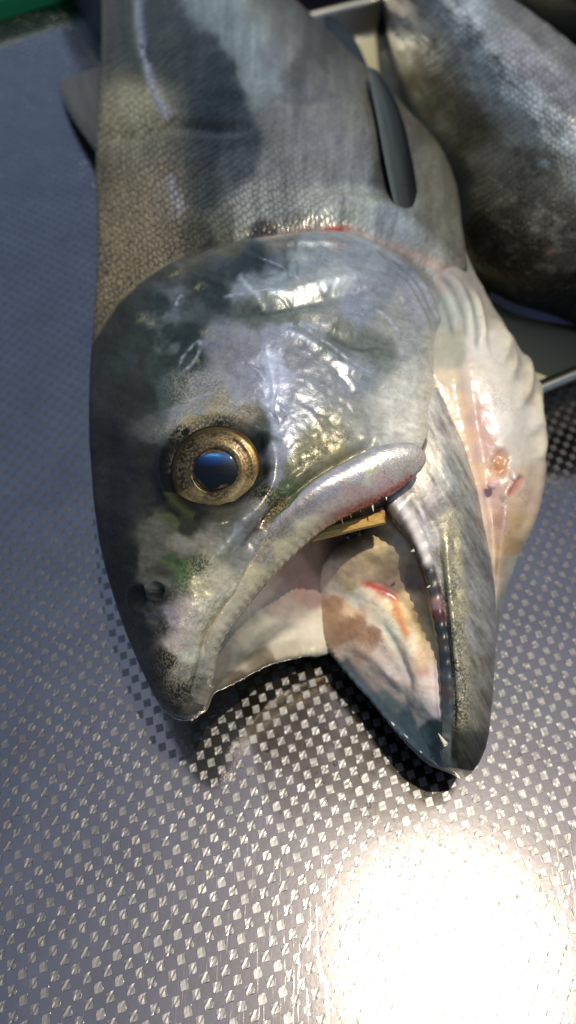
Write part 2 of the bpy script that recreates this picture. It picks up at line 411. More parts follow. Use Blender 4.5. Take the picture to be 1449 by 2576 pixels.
h -= .05*ridge(uv, [(640,640),(720,660),(820,660)], 12); h += .06*ridge(uv, [(620,625),(760,612),(900,628),(1000,690)], 10)
for k, (o, w) in enumerate(((0, 7), (26, 7), (50, 6))):                            # thin plates behind the preopercle
    h += .06*ridge(uv, [(940+o,665-o*.2),(1010+o,720),(1060+o*.8,790),(1088+o*.5,850)], w)
# eye socket and the bones round it
EU, EV = 548, 1182
rad = np.hypot((uv[..., 0]-EU)/1.0, (uv[..., 1]-EV)/.96)
h -= .42*np.exp(-(rad/112.0)**6)
h += .075*np.exp(-((rad-142)/17)**2)*np.clip(1.1-.5*blob(uv, 660, 1130, 60, 80), 0, 1)
h -= .10*ridge(uv, [(640,1075),(655,1120),(662,1190),(655,1240)], 12)
h += .08*ridge(uv, [(645,1050),(690,1130),(690,1200),(650,1270),(600,1330),(545,1395),(500,1450)], 20)   # suborbital ridge
h -= .09*ridge(uv, [(780,1150),(735,1195),(712,1240),(690,1280),(655,1335)], 15)
h -= .17*ridge(uv, [(610,1400),(645,1352),(702,1282),(790,1200),(880,1148),(955,1112)], 15, .08)
h -= .06*ridge(uv, [(600,1300),(560,1345),(500,1390),(450,1415)], 18)
h += .06*ridge(uv, [(820,1120),(760,1165),(730,1215)], 18)
h -= .08*blob(uv, 455, 1425, 45, 28, 20)
# snout: nostrils, groove beside them
h += .07*np.exp(-((np.hypot(uv[..., 0]-397, (uv[..., 1]-1484))-24)/7)**2); h -= .12*blob(uv, 397, 1487, 14, 14)
h -= .10*blob(uv, 352, 1505, 16, 26, 15); h += .04*np.exp(-((np.hypot(uv[..., 0]-352, (uv[..., 1]-1503)*.7)-26)/7)**2)
h -= .04*ridge(uv, [(330,1540),(365,1560),(410,1565)], 12)
h += .07*blob(uv, 480, 1600, 48, 95, 12) + .05*blob(uv, 545, 1500, 60, 40, -40)
# lip with its gum ribs
lip = [(505,1790),(530,1705),(556,1600),(640,1497),(740,1388),(850,1303)]
ld, ls, lt = dist(uv, smooth_poly(lip)); nearlip = np.exp(-(ld/16)**2)*top
h += .05*nearlip*(1+.10*np.sin(lt*2*math.pi*44+2*fbm(uv, 30, 2)))
h -= .05*np.exp(-((ld-34)/9)**2)*top*(lt > .05)*(lt < .9)
SLIME = [([(452,938),(458,905),(478,880),(497,862),(505,866),(494,900),(472,928),(455,942)], 4), ([(440,770),(450,752),(462,742)], 6), ([(668,868),(676,905),(684,950),(690,1000)], 5), ([(700,985),(694,1030),(704,1060)], 4), ([(760,815),(830,868),(888,915),(945,948)], 4), ([(560,748),(640,742),(720,735)], 5), ([(650,650),(700,668),(735,700)], 3), ([(905,770),(960,790),(1010,840)], 4), ([(615,905),(650,935),(668,960)], 3), ([(470,1010),(500,1000),(530,990)], 3), ([(745,660),(742,695),(752,715)], 3)]
for p_, w_ in SLIME: h += .028*ridge(uv, p_, w_, .12)
for k in range(46):                                                               # short creases running with the cheek
    a_, b_ = random.uniform(560, 1000), random.uniform(700, 1040); l_ = random.uniform(20, 60); an = math.radians(random.gauss(18, 22))
    h += random.choice((-.022, .016))*ridge(uv, [(a_, b_), (a_+l_*math.cos(an), b_+l_*math.sin(an)), (a_+2*l_*math.cos(an+.25), b_+2*l_*math.sin(an+.25))], random.uniform(3, 6), .3)
# trunk: fold across the back, soft flank dents
h -= .12*ridge(uv, [(240,335),(330,345),(430,318),(560,325),(640,318)], 16); h += .14*blob(uv, 330, 262, 75, 62)
h += .10*ridge(uv, [(345,-30),(355,100),(378,200),(430,300)], 13, .02); h -= .06*ridge(uv, [(310,-30),(322,100),(345,210)], 13, .02)
h -= .05*ridge(uv, [(690,250),(760,262),(830,255)], 12); h -= .06*ridge(uv, [(960,330),(985,440),(1035,540)], 24)
rg = 1-np.abs(fbm(uv*np.array((1.0, .55)), 46, 6, 4)); h += .04*fbm(uv, 90, 4) + .022*fbm(uv, 28, 8) + .011*(rg**4-.5)*(~behind)*(uv[..., 0] > 380)*(rad_eye > 150)
h[~top & ~roof] = 0
# palate: folds
hr = .06*fbm(uv, 70, 21) + .07*ridge(uv, [(575,1660),(640,1600),(720,1540),(770,1470)], 22) - .08*ridge(uv, [(600,1690),(680,1625),(745,1570)], 16) + .06*ridge(uv, [(545,1740),(605,1700),(680,1660),(760,1645),(835,1628)], 12)
hr += .03*fbm(uv, 9, 23)*ridge(uv, [(545,1740),(605,1700),(680,1660),(760,1645),(835,1628)], 16)
h = np.where(roof & roofrow, hr, h)
edge = np.clip((K-0.0)/.5, 0, 1); h = h*np.where(top, edge, 1)
M.push(h)
HEAD = [(250,1100,'19191b'),(300,1000,'2a292b'),(300,1200,'222123'),(330,1400,'25231f'),(300,1450,'1f1f1e'),(280,1320,'1d1d1e'),(380,1700,'2b2b2b'),(430,1780,'33322e'),(470,1803,'55503f'),(360,1600,'2f2d2a'),
 (330,900,'302f2d'),(270,880,'1f1f20'),(290,800,'2a2826'),(380,850,'2b3836'),(400,760,'283231'),(440,745,'6c777a'),(470,775,'46504f'),(540,740,'2c3838'),(480,840,'2c3836'),(440,880,'27312f'),(480,900,'36423f'),(400,930,'34423f'),
 (540,850,'7c7e86'),(560,900,'8b8a88'),(620,870,'8c8c90'),(650,930,'9a9aa6'),(690,990,'b0b2c4'),(700,1060,'a3a5b0'),(760,1000,'96979a'),(800,950,'8d8f90'),(900,950,'8f9291'),(700,850,'9294a2'),(740,900,'8d8c90'),(680,920,'c0c4d6'),
 (850,850,'686d60'),(950,880,'6f7466'),(800,810,'8b8d86'),(980,800,'9f9d8c'),(900,760,'9496a4'),(940,740,'8c8d92'),(1040,880,'aaa99c'),(1060,930,'b8b5a4'),(1000,1000,'bdb9a6'),(1040,1050,'cfc6b0'),(1050,1110,'d4cab4'),(960,1040,'b0ae9c'),(900,1060,'9a9886'),(850,1090,'8a8768'),(830,1130,'8d8450'),(780,1150,'7d774e'),(750,1180,'66653f'),(722,1225,'4f5c30'),(705,1250,'40552a'),(690,1270,'4a5632'),
 (600,960,'94949a'),(600,1000,'929296'),(520,980,'84868c'),(500,1020,'8c8b8c'),(450,1050,'86868c'),(420,1000,'3a4844'),(430,960,'4c5856'),(400,1080,'4a4f4c'),(370,1000,'262a2a'),(370,1150,'222524'),(360,1250,'2a2a28'),
 (480,1065,'c4a868'),(540,1045,'bca05c'),(560,1020,'94896c'),(620,1050,'7d735a'),(650,1060,'4a5044'),(655,1110,'2a352d'),(664,1180,'26352b'),(660,1230,'2b3a30'),(410,1180,'191a1c'),(415,1240,'171717'),(440,1290,'20201a'),(430,1310,'4f5226'),(470,1320,'3a3a2a'),
 (548,1062,'3a4a4a'),(470,1100,'2f3a3c'),(450,1370,'857d66'),(520,1370,'8a8167'),(400,1340,'625d4c'),(380,1400,'5d5848'),(580,1320,'6c6850'),(430,1410,'455328'),(470,1430,'3a5a2a'),(500,1420,'4a5a36'),(400,1440,'45452f'),
 (395,1470,'5a5952'),(397,1487,'1f1e1a'),(352,1505,'151410'),(375,1520,'3a3732'),(385,1550,'4c484a'),(400,1580,'3f3b3c'),(350,1560,'2c2a2a'),
 (690,1150,'9c9da4'),(690,1210,'8f9096'),(650,1280,'92918a'),(600,1340,'8d8d88'),(560,1390,'8c8a74'),(520,1445,'cfc088'),(550,1430,'c4b88c'),(600,1400,'8f8a7a'),(640,1360,'85817a'),
 (470,1560,'d8c0a4'),(450,1620,'d4b8a4'),(480,1650,'d0c8a4'),(435,1560,'94848a'),(510,1600,'cfc09a'),(540,1560,'dccc9c'),(465,1690,'7f7a62'),(500,1720,'565244'),(460,1740,'302f2b'),(420,1660,'2b2928'),(520,1680,'8a8474'),
 (560,1540,'d8caa0'),(600,1500,'d8caa2'),(620,1450,'a39a7e'),(700,1380,'a39a86'),(760,1340,'8f887a'),(660,1430,'b3a98a'),
 (620,720,'828e94'),(700,665,'56636c'),(640,655,'364146'),(600,680,'3d484b'),(560,690,'4a5556'),(800,640,'838d8e'),(760,660,'8a9698'),(900,650,'888c90'),(1000,690,'787b80'),(700,705,'93a0a4'),(850,705,'b3b6ac'),(930,690,'9a9ca0'),(760,735,'a8aaa0'),(650,755,'8a9088'),(650,790,'5f675c'),(720,790,'6d7464'),(800,775,'82857a'),(1050,760,'9c9c9a'),(1080,820,'a0a096'),(1100,860,'a8a698'),(500,690,'45453a'),(590,622,'55543f'),(420,700,'3a352b'),(480,660,'4c4836'),(700,610,'6b6a60'),(850,600,'8a8684'),(1000,640,'8f8a88')]
BODY = [(330,600,'6f604a'),(300,720,'6a5b44'),(290,800,'5c503e'),(350,500,'695f4c'),(320,280,'767450'),(380,330,'6a6a58'),(420,420,'6d6356'),(440,500,'7a6f64'),(400,620,'6b5f4c'),(500,480,'383e39'),(540,350,'2f3436'),(560,250,'2f3737'),(500,400,'33383a'),(500,150,'3d413a'),(420,100,'373a33'),(540,180,'333a39'),(600,420,'54585a'),(590,340,'3f4446'),(700,420,'7f7f79'),(800,400,'86847e'),(900,400,'84817c'),(650,500,'908e82'),(620,560,'9a9684'),(560,580,'6b6858'),(700,520,'8d8b80'),(700,300,'7a7872'),(800,300,'807e78'),(800,220,'6a6864'),(760,170,'5c5a57'),(640,200,'858d86'),(700,130,'797976'),(620,100,'88918a'),(560,20,'828c86'),(650,30,'7c807a'),(850,220,'7a7872'),(900,280,'858378'),(280,100,'3a2c26'),(265,30,'4a3128'),(330,120,'32322d'),(310,30,'33312b'),(245,500,'201f1e'),(248,650,'201f1e'),(262,230,'3a332b'),
 (1000,350,'7d7c76'),(1080,420,'939184'),(1110,550,'989888'),(1050,300,'757469'),(980,430,'5a5d5c'),(800,530,'adada0'),(900,525,'a3a598'),(1000,560,'a3a7a4'),(1100,640,'a3a298'),(1170,700,'b0a79c'),(740,570,'8a8578'),(650,590,'55524a'),(500,600,'4a463a')]
colH = paint(uv, HEAD, 12, 3); colB = paint(uv, BODY, 16, 33)
_l = colH.mean(-1, keepdims=True); colH = colH*.7 + .3*_l*np.array((.94, 1.0, 1.07)); colH = np.where((_l > .05), colH*.9, colH*.7); colB = colB*np.clip(.35+1.9*colB.mean(-1, keepdims=True), .4, .85)
bm = np.clip(OUT[0]*np.where(behind, 1, -1)/np.clip(8+(uv[..., 0]-480)*.09, 8, 40)+.5, 0, 1)[..., None]
C = colH*(1-bm) + colB*bm
_n = np.clip(.9+.9*fbm(uv, 26, 45), 0, 1)
C = mixc(C, .68*_n*ridge(uv, [(270,960),(330,860),(400,785),(500,715),(600,678),(700,655)], 34, .05, 3), '1c2526')
C = mixc(C, .55*_n*ridge(uv, [(400,1010),(425,900),(500,810),(600,780),(700,790)], 26, .1, 3), '222c2a')
C = mixc(C, .7*np.clip(fbm(uv, 40, 47)*2, 0, 1)*blob(uv, 430, 830, 80, 120), '5c686a')
C = mixc(C, .4*behind*blob(uv, 330, 600, 100, 240), '7d6540'); C = mixc(C, .5*behind*blob(uv, 325, 265, 70, 60), '86845a')
C = mixc(C, .85*ridge(uv, [(640,606),(760,580),(850,573),(960,603),(1080,658),(1180,728)], 11, .1), 'b39a88')
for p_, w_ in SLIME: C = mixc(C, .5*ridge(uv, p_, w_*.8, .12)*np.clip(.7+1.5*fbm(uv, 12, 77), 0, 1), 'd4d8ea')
C = mixc(C, .95*blob(uv, 845, 572, 34, 9, -4, 3), 'b0442e')
C = mixc(C, .8*ridge(uv, [(345,-30),(352,90),(375,190),(400,260),(428,302)], 11, .03)*(fbm(uv, 30, 5) > -.35), '9a98a8')  # wet highlight along the fold, painted as a pale line
C = mixc(C, .6*ridge(uv, [(425,430),(440,490),(462,540)], 9), '8f8c96')
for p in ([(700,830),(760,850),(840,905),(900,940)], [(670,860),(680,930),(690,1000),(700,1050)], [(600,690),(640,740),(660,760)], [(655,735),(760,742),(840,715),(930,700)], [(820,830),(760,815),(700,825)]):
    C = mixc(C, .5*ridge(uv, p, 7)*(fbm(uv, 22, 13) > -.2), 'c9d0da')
for p in ([(710,620),(722,680),(735,720)], [(745,650),(748,700)], [(560,800),(680,785),(800,765)], [(820,840),(900,880),(960,870)], [(640,705),(700,690),(740,640)]):
    C = mixc(C, .55*ridge(uv, p, 6), '3b4443')
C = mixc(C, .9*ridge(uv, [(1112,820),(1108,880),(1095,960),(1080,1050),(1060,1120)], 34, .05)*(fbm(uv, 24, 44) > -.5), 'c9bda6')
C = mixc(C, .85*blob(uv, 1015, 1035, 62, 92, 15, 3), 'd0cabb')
C = mixc(C, .75*ridge(uv, [(640,1358),(668,1325),(702,1285),(735,1250)], 7, .1), '5a3a26')
C = mixc(C, .9*np.exp(-(ld/15)**2)*top*(.85+.15*np.sin(lt*2*math.pi*44+2*fbm(uv, 30, 2)))*(lt > .03), 'b3aa92')
for (a, b) in ((360,800),(385,815),(500,720),(520,838),(545,842),(470,1065),(535,1045),(440,690),(500,905),(470,985)):
    C = mixc(C, .45*blob(uv, a, b, 15, 8, random.uniform(-60, 20))*(fbm(uv, 6, a) > .1), 'a89a5c')
ring_ = np.exp(-((rad-124)/24)**4)
C = mixc(C, ring_*np.clip(.55+.45*np.cos(np.arctan2(uv[..., 1]-EV, uv[..., 0]-EU)-2.9), .4, 1), '0c0c0b'); C = mixc(C, .3*np.exp(-((rad-136)/12)**2)*(uv[..., 1] > 1240)*(uv[..., 0] < 490), '4f5424'); C = mixc(C, np.exp(-(rad/108)**8), '15140e')
_ra = math.radians(20); _su = np.stack((uv[..., 0]*math.cos(_ra)+uv[..., 1]*math.sin(_ra), -uv[..., 0]*math.sin(_ra)+uv[..., 1]*math.cos(_ra)), -1)*np.array((.22, 1.0))
C = C*np.clip(1+.55*fbm(uv*np.array((1.0, .14)), 13, 54)*behind*top, .4, 1.8)[..., None]
C *= np.clip(1+.30*fbm(_su, 11, 53)*(~behind)+.26*fbm(uv, 12, 51)+.2*fbm(uv, 48, 52), .3, 1.8)[..., None]
ROOF = [(560,1660,'8d8474'),(600,1660,'a8a08c'),(640,1620,'c2b8a2'),(600,1700,'5c5344'),(660,1650,'6f6552'),(700,1600,'cfc6b0'),(760,1560,'d2c8b4'),(800,1580,'d6cdba'),(720,1640,'b5ab94'),(800,1635,'c8bea6'),(700,1510,'b8a898'),(760,1470,'b08f84'),(780,1500,'b89c94'),(740,1430,'9a8070'),(800,1400,'6a5244'),(860,1370,'4a382c'),(900,1380,'8f7a5c'),(940,1400,'98876a'),(1000,1400,'80705a'),(870,1450,'b0946c'),(850,1420,'a88c6a'),(930,1340,'352620'),(960,1290,'40302a'),(540,1740,'6a6456')]
CR = paint(uv, ROOF, 14, 61); CR *= (1+.15*fbm(uv, 20, 62))[..., None]
C = np.where((roof & roofrow)[..., None], CR, C)
C = np.where((~top & ~(roof & roofrow))[..., None], srgb('b4b0a4'), C)
dark = np.array([.02, .02, .021]); kk = np.clip((K-11.0), 0, 1)[..., None]; C = C*(1-kk) + dark*kk
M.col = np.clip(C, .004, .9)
lum = C.mean(-1)
M.met = np.where(top, np.clip(.12+1.2*(lum-.08), .06, .40), 0)
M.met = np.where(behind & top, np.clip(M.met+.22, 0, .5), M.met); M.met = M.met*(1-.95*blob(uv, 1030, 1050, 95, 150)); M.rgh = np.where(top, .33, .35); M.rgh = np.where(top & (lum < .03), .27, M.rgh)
sc_ = np.where(behind & top, np.clip(.8*blob(uv, 330, 560, 150, 420, 0, 3) + .35*blob(uv, 640, 520, 190, 120) + .10, 0, 1), 0)
M.scl = np.clip(sc_*1.5, 0, 1)*np.clip(OUT[0]/14, 0, 1)
g = 0
for a in ((475,1610,50,110,10),(545,1540,50,60,-40),(520,1440,40,40,0),(480,1060,70,22,-20),(560,1035,70,26,0),(810,1130,70,22,-35),(600,1480,90,30,-45),(500,980,60,40,0),(680,1290,40,60,0),(330,270,80,60,0)):
    g = g + blob(uv, *a)
M.glt = np.where(top, np.clip(g, 0, 1)*.85 + .6*blob(uv, 330, 600, 120, 220)*behind, 0)
M.mat = np.where(roof & roofrow, 1, 0)

# maxilla: the strap of bone along the upper jaw
XS = [((496,1742),(520,1748),3.62,3.40,.04),((502,1690),(536,1700),3.93,3.62,.10),((522,1600),(560,1604),4.48,4.12,.15),((572,1498),(634,1500),4.92,4.52,.20),((640,1375),(735,1398),5.40,4.92,.24),((702,1292),(800,1340),5.82,5.12,.29),((790,1210),(872,1297),6.14,5.38,.30),((880,1157),(946,1262),6.2,5.55,.27),((955,1122),(1005,1228),6.24,5.70,.21),((1018,1112),(1050,1192),6.20,5.83,.16),((1050,1120),(1068,1168),6.13,5.90,.11),((1064,1134),(1071,1152),6.05,5.98,.06)]
ctrl = []
for (U, L, zu, zl, th) in XS:
    a, b = W(*U, zu), W(*L, zl); mid = (a+b)/2; d = (b-a)/2; n = np.cross(np.array((.75, .66, .12)), d); n /= np.linalg.norm(n)
    if n[2] < 0: n = -n
    ctrl.append([mid + d*math.cos(t) + n*th*math.sin(t) for t in np.linspace(0, 2*math.pi, 10, endpoint=False)])
X = Shell(np.array(ctrl), 26, 9); u2 = X.uv
low = [(520,1748),(536,1700),(560,1604),(634,1500),(735,1396),(800,1340),(872,1297),(946,1262),(1005,1228),(1050,1192)]
ld, ls, lt = dist(u2, smooth_poly(low))
X.push(.007*fbm(u2, 40, 71) + .010*np.exp(-(ld/18)**2)*np.sin(lt*2*math.pi*34+2*fbm(u2, 30, 2))*(lt < .68) + .03*np.exp(-(ld/12)**2)*fbm(u2, 8, 72)*(lt > .66))
C = paint(u2, [(520,1700,'8f8a7c'),(540,1620,'a8a08a'),(560,1560,'b8ae94'),(600,1460,'b0a68c'),(660,1390,'8a8070'),(640,1450,'c2b48e'),(720,1380,'c8bc9a'),(780,1330,'c9bda0'),(700,1330,'7c746c'),(760,1270,'847d7a'),(820,1230,'8f8c92'),(900,1180,'9a9aa0'),(960,1150,'a3a5a6'),(1030,1130,'b0aca6'),(1060,1150,'b5a498'),(850,1280,'b09890'),(900,1250,'a88c84'),(960,1215,'b39690'),(1000,1180,'a8a096'),(930,1190,'b5b09c'),(1040,1170,'a89c90')], 8, 73)
C = mixc(C, .85*np.exp(-(ld/16)**2)*(lt > .70)*(lt < .985), 'b0403c'); C = mixc(C, .5*np.exp(-(ld/18)**2)*(lt > .6)*(lt < .74), 'b57a66')
C = mixc(C, .85*np.exp(-(ld/13)**2)*(lt < .64)*(.8+.2*np.sin(lt*2*math.pi*34+2*fbm(u2, 30, 2))), 'c4bba4')
C = mixc(C, .5*ridge(u2, [(880,1160),(800,1212),(720,1285),(660,1350)], 8), 'b8bcd0')
X.col = C*(1+.2*fbm(u2, 12, 74))[..., None]; X.met = np.full(X.K.shape, .35); X.rgh[:] = .27; X.glt = .5*blob(u2, 680, 1430, 80, 60) + .25

# lower jaw with the mouth floor
JR = [
 [(1190,1940,1.7),(1180,1938,1.85),(1160,1934,2.0),(1140,1930,2.0),(1125,1926,1.95),(1120,1926,1.9),(1115,1926,1.8),(1108,1926,1.7),(1100,1928,1.65)],
 [(1210,1912,1.75),(1190,1908,2.15),(1160,1902,2.4),(1135,1896,2.35),(1118,1890,2.3),(1110,1893,2.2),(1098,1895,1.95),(1080,1900,1.75),(1062,1904,1.6)],
 [(1227,1860,1.9),(1202,1853,2.5),(1160,1846,2.8),(1138,1838,2.75),(1114,1833,2.65),(1110,1838,2.55),(1078,1842,2.0),(1035,1850,1.6),(1013,1857,1.45)],
 [(1238,1760,2.1),(1210,1750,2.9),(1155,1745,3.2),(1140,1740,3.15),(1111,1738,3.0),(1107,1742,2.85),(1050,1745,2.35),(970,1760,1.5),(938,1768,1.25)],
 [(1244,1660,2.4),(1213,1650,3.3),(1148,1640,3.6),(1134,1636,3.55),(1104,1636,3.4),(1098,1642,3.15),(1010,1650,2.5),(890,1665,1.45),(852,1668,1.15)],
 [(1246,1570,2.7),(1210,1550,3.7),(1140,1535,4.0),(1120,1535,3.9),(1087,1540,3.75),(1080,1548,3.2),(970,1560,2.45),(850,1590,1.6),(812,1612,.8)],
 [(1241,1460,3.0),(1200,1440,4.1),(1128,1420,4.4),(1095,1425,4.3),(1068,1440,4.15),(1057,1450,3.4),(940,1470,2.85),(838,1503,1.95),(788,1525,1.0)],
 [(1223,1360,3.4),(1180,1330,4.5),(1118,1310,4.8),(1065,1330,4.75),(1030,1355,4.6),(1018,1365,4.1),(910,1385,3.8),(810,1415,2.8),(738,1440,1.5)],
 [(1200,1250,3.8),(1160,1225,4.9),(1105,1210,5.2),(1035,1240,5.2),(982,1290,5.0),(968,1300,4.2),(890,1325,3.2),(790,1345,2.4),(740,1365,1.4)],
 [(1170,1140,4.2),(1132,1125,5.2),(1085,1120,5.4),(1020,1150,5.4),(970,1210,5.2),(950,1225,4.2),(870,1260,3.0),(780,1280,2.0),(700,1300,1.0)],
 [(1127,1045,4.7),(1102,1035,5.3),(1065,1030,5.4),(1010,1060,5.3),(960,1110,5.1),(940,1130,4.3),(860,1160,3.2),(770,1180,2.2),(700,1200,1.2)],
 [(1098,985,4.9),(1085,980,5.2),(1060,975,5.2),(1010,1000,5.1),(970,1040,4.9),(950,1060,4.3),(870,1080,3.4),(790,1100,2.4),(720,1110,1.4)]]
ctrl = []
for i, r in enumerate(JR):
    ring = [W(*p) for p in r]; a, b = ring[8], ring[0]; zl = max(.12, min(1.2, a[2]-.5)) if i > 0 else 1.4
    ring.append(np.array((*(a+.12*(b-a))[:2], zl))); ring.append(np.array((*(.45*a+.55*b)[:2], max(.1, zl-.25)))); ring.append(np.array((*(b-.12*(b-a))[:2], .55*b[2])))
    ctrl.append(ring)
J = Shell(np.array(ctrl), [14,20,34,36,36,40,40,40,40,30,20], [22,26,22,22,22,40,50,30,14,10,10,14])
u3, K3 = J.uv, J.K
jout = (K3 < 3.2) | (K3 > 8.6); jgum = (K3 >= 3.0) & (K3 <= 5.0); jfl = (K3 > 5.0) & (K3 < 8.3)
h = .02*fbm(u3, 40, 81)
gold = [(1128,1290),(1125,1400),(1132,1500),(1145,1620),(1155,1750),(1160,1850)]
h += .05*ridge(u3, gold, 12)*jout - .07*ridge(u3, [(1100,1320),(1108,1420),(1120,1520),(1132,1640),(1142,1750),(1140,1850)], 9)*(K3 < 4)
# tooth sockets along the gum
gm = np.clip(1-np.abs(K3-3.8)/.9, 0, 1)*(J.R > 1.5)*(J.R < 8.6)
h += .018*gm*np.sin(J.R*2*math.pi*3.1)
gr = np.clip(1-np.abs(K3-8.0)/.7, 0, 1)*(J.R > .8); h += .012*gr*np.sin(J.R*2*math.pi*5.3)
# floor: tongue plate, folds
h += jfl*(.16*ridge(u3, [(830,1440),(930,1480),(1010,1580),(1060,1700),(1100,1820)], 40) - .12*ridge(u3, [(900,1450),(985,1495),(1040,1570),(1070,1650)], 16) + .12*blob(u3, 910, 1570, 60, 70) + .04*fbm(u3, 60, 83) + .07*ridge(u3, [(880,1620),(950,1660),(1020,1740)], 14) - .06*ridge(u3, [(960,1560),(1010,1650),(1050,1740)], 12))
J.push(h)
OUTC = [(1190,1100,'a8a290'),(1150,1200,'aaa494'),(1180,1250,'9d9684'),(1100,1100,'c2b6a2'),(1060,1060,'cfc4ae'),(1050,1150,'d8cdb8'),(1010,1240,'d6cabb'),(1040,1290,'d0c4b8'),(1070,1260,'b8a89c'),(1100,1280,'94887a'),(1120,1300,'968c6c'),(1135,1350,'988e68'),(1130,1420,'9c9268'),(1140,1520,'948a62'),(1150,1620,'868060'),(1155,1720,'7e785a'),(1158,1800,'5f5a38'),(1160,1870,'403f30'),(1180,1930,'34342c'),(1120,1930,'56584c'),
 (1190,1350,'8f8878'),(1200,1420,'8a8476'),(1215,1500,'918a7e'),(1200,1600,'8a8274'),(1215,1700,'857a6c'),(1190,1680,'7d7458'),(1200,1800,'6a6250'),(1225,1780,'756a5c'),(1200,1880,'3f3d34'),(1225,1600,'8f887e'),(1075,1350,'c4b8aa'),(1100,1430,'a49c8c'),(1115,1500,'6a6656'),(1125,1600,'5a5844'),(1130,1700,'4c4c3a'),(1135,1800,'34362c'),(1140,1880,'2c2f28'),
 (1060,1890,'3c484c'),(1000,1830,'36444a'),(940,1770,'2c3a40'),(880,1690,'3a4248'),(840,1640,'6d645c')]
GUMC = [(975,1300,'6b5a4e'),(1010,1330,'5c4a40'),(1045,1390,'3f3a35'),(1065,1430,'4a4640'),(1080,1480,'55524a'),(1092,1520,'b58c88'),(1100,1545,'6a3a38'),(1100,1580,'30363a'),(1105,1620,'4a4440'),(1110,1660,'30363a'),(1112,1700,'4a5254'),(1115,1740,'5c4c48'),(1118,1780,'4e5656'),(1118,1830,'5c625e'),(1120,1860,'7c807a')]
FLC = [(830,1440,'c8b094'),(800,1400,'5a4436'),(880,1380,'8a7458'),(950,1380,'a8926c'),(1000,1400,'98866a'),(1040,1450,'6a5644'),(1000,1450,'8a7460'),(900,1430,'c4aa88'),(870,1460,'d8b68c'),(850,1480,'d4c0a8'),(900,1500,'d6c6b0'),(845,1530,'9c7c62'),(880,1530,'cfae90'),(860,1590,'94735b'),(900,1580,'8e6e56'),(940,1605,'94755d'),(920,1645,'a08a7a'),(960,1560,'d2bea6'),(980,1600,'d8c8b4'),(960,1660,'b8a89c'),(1000,1680,'c6b8ac'),(1030,1620,'d2c0a6'),(1020,1520,'d4b68c'),(1060,1540,'a8966e'),(1070,1600,'b8a67e'),(1080,1660,'c6ac8c'),(1090,1700,'ccb8ac'),(1060,1740,'c2b2a4'),(1095,1780,'ccbeb4'),(1060,1800,'8a8880'),(1080,1840,'2f3f42'),(1030,1810,'3c4a4e'),(980,1770,'56605e'),(1000,1740,'a89c90'),(930,1700,'988a7e'),(870,1650,'a89686')]
Cj = paint(u3, OUTC, 7, 84); _l = Cj.mean(-1, keepdims=True); Cj = Cj*.72+.28*_l*np.array((.96, 1, 1.05)); Cg = .6*paint(u3, GUMC, 7, 85); Cf = np.clip(paint(u3, FLC, 14, 86)*1.35, 0, .82)
Cf = mixc(Cf, .9*ridge(u3, [(905,1455),(945,1475),(985,1500),(1010,1520)], 9, .2), 'b52a1c'); Cf = mixc(Cf, .8*ridge(u3, [(985,1505),(1005,1545),(1025,1590),(1035,1620)], 9, .2), 'c8742e')
Cf = mixc(Cf, .5*blob(u3, 1075, 1690, 18, 14), 'c87a4e')
kf = np.clip((K3-4.7)/.5, 0, 1)*np.clip((7.7-K3)/.3, 0, 1); kg = np.clip((K3-2.9)/.25, 0, 1)*np.clip((5.2-K3)/.3, 0, 1)*(J.R < 9)
C = Cj*(1-kg[..., None]) + Cg*kg[..., None]; C = C*(1-kf[..., None]) + Cf*kf[..., None]
C = mixc(C, .85*blob(u3, 1045, 1165, 50, 105, 12, 3)*(K3 < 5), 'd8ccb4'); C = mixc(C, .95*ridge(u3, [(985,1240),(1025,1290),(1058,1355),(1085,1430)], 15, .1, 3)*(K3 < 4.4), 'e0d6cc')
C = mixc(C, .92*ridge(u3, [(850,1650),(885,1700),(938,1765),(1013,1848),(1090,1905)], 26, .06, 4)*(K3 > 6.2)*(K3 < 9.3), '33434a')
C = mixc(C, .5*ridge(u3, [(870,1690),(938,1775),(1013,1860)], 9, .06)*(K3 > 7), '6a7880')
_ra = math.radians(-28); _sj = np.stack((u3[..., 0]*math.cos(_ra)+u3[..., 1]*math.sin(_ra), -u3[..., 0]*math.sin(_ra)+u3[..., 1]*math.cos(_ra)), -1)*np.array((1.0, .16))
C = C*np.clip(1+.75*fbm(_sj, 9, 98)*jout, .45, 1.9)[..., None]
J.col = np.clip(C*(1+.22*fbm(u3, 12, 87)+.12*fbm(u3, 40, 88))[..., None], .004, .85)
J.met = np.where(jout, .36, 0)*(1-blob(u3, 1030, 1180, 80, 130)); J.rgh = np.where(jout, .34, .34); J.glt = np.where(jout, np.clip(1.1*ridge(u3, gold, 24), 0, 1), 0)
J.mat = np.where((K3 > 3.0) & (K3 < 8.3) & (J.R > .9), 1, 0)
J.glt = np.where(J.mat == 1, .8*blob(u3, 930, 1620, 120, 120), J.glt)

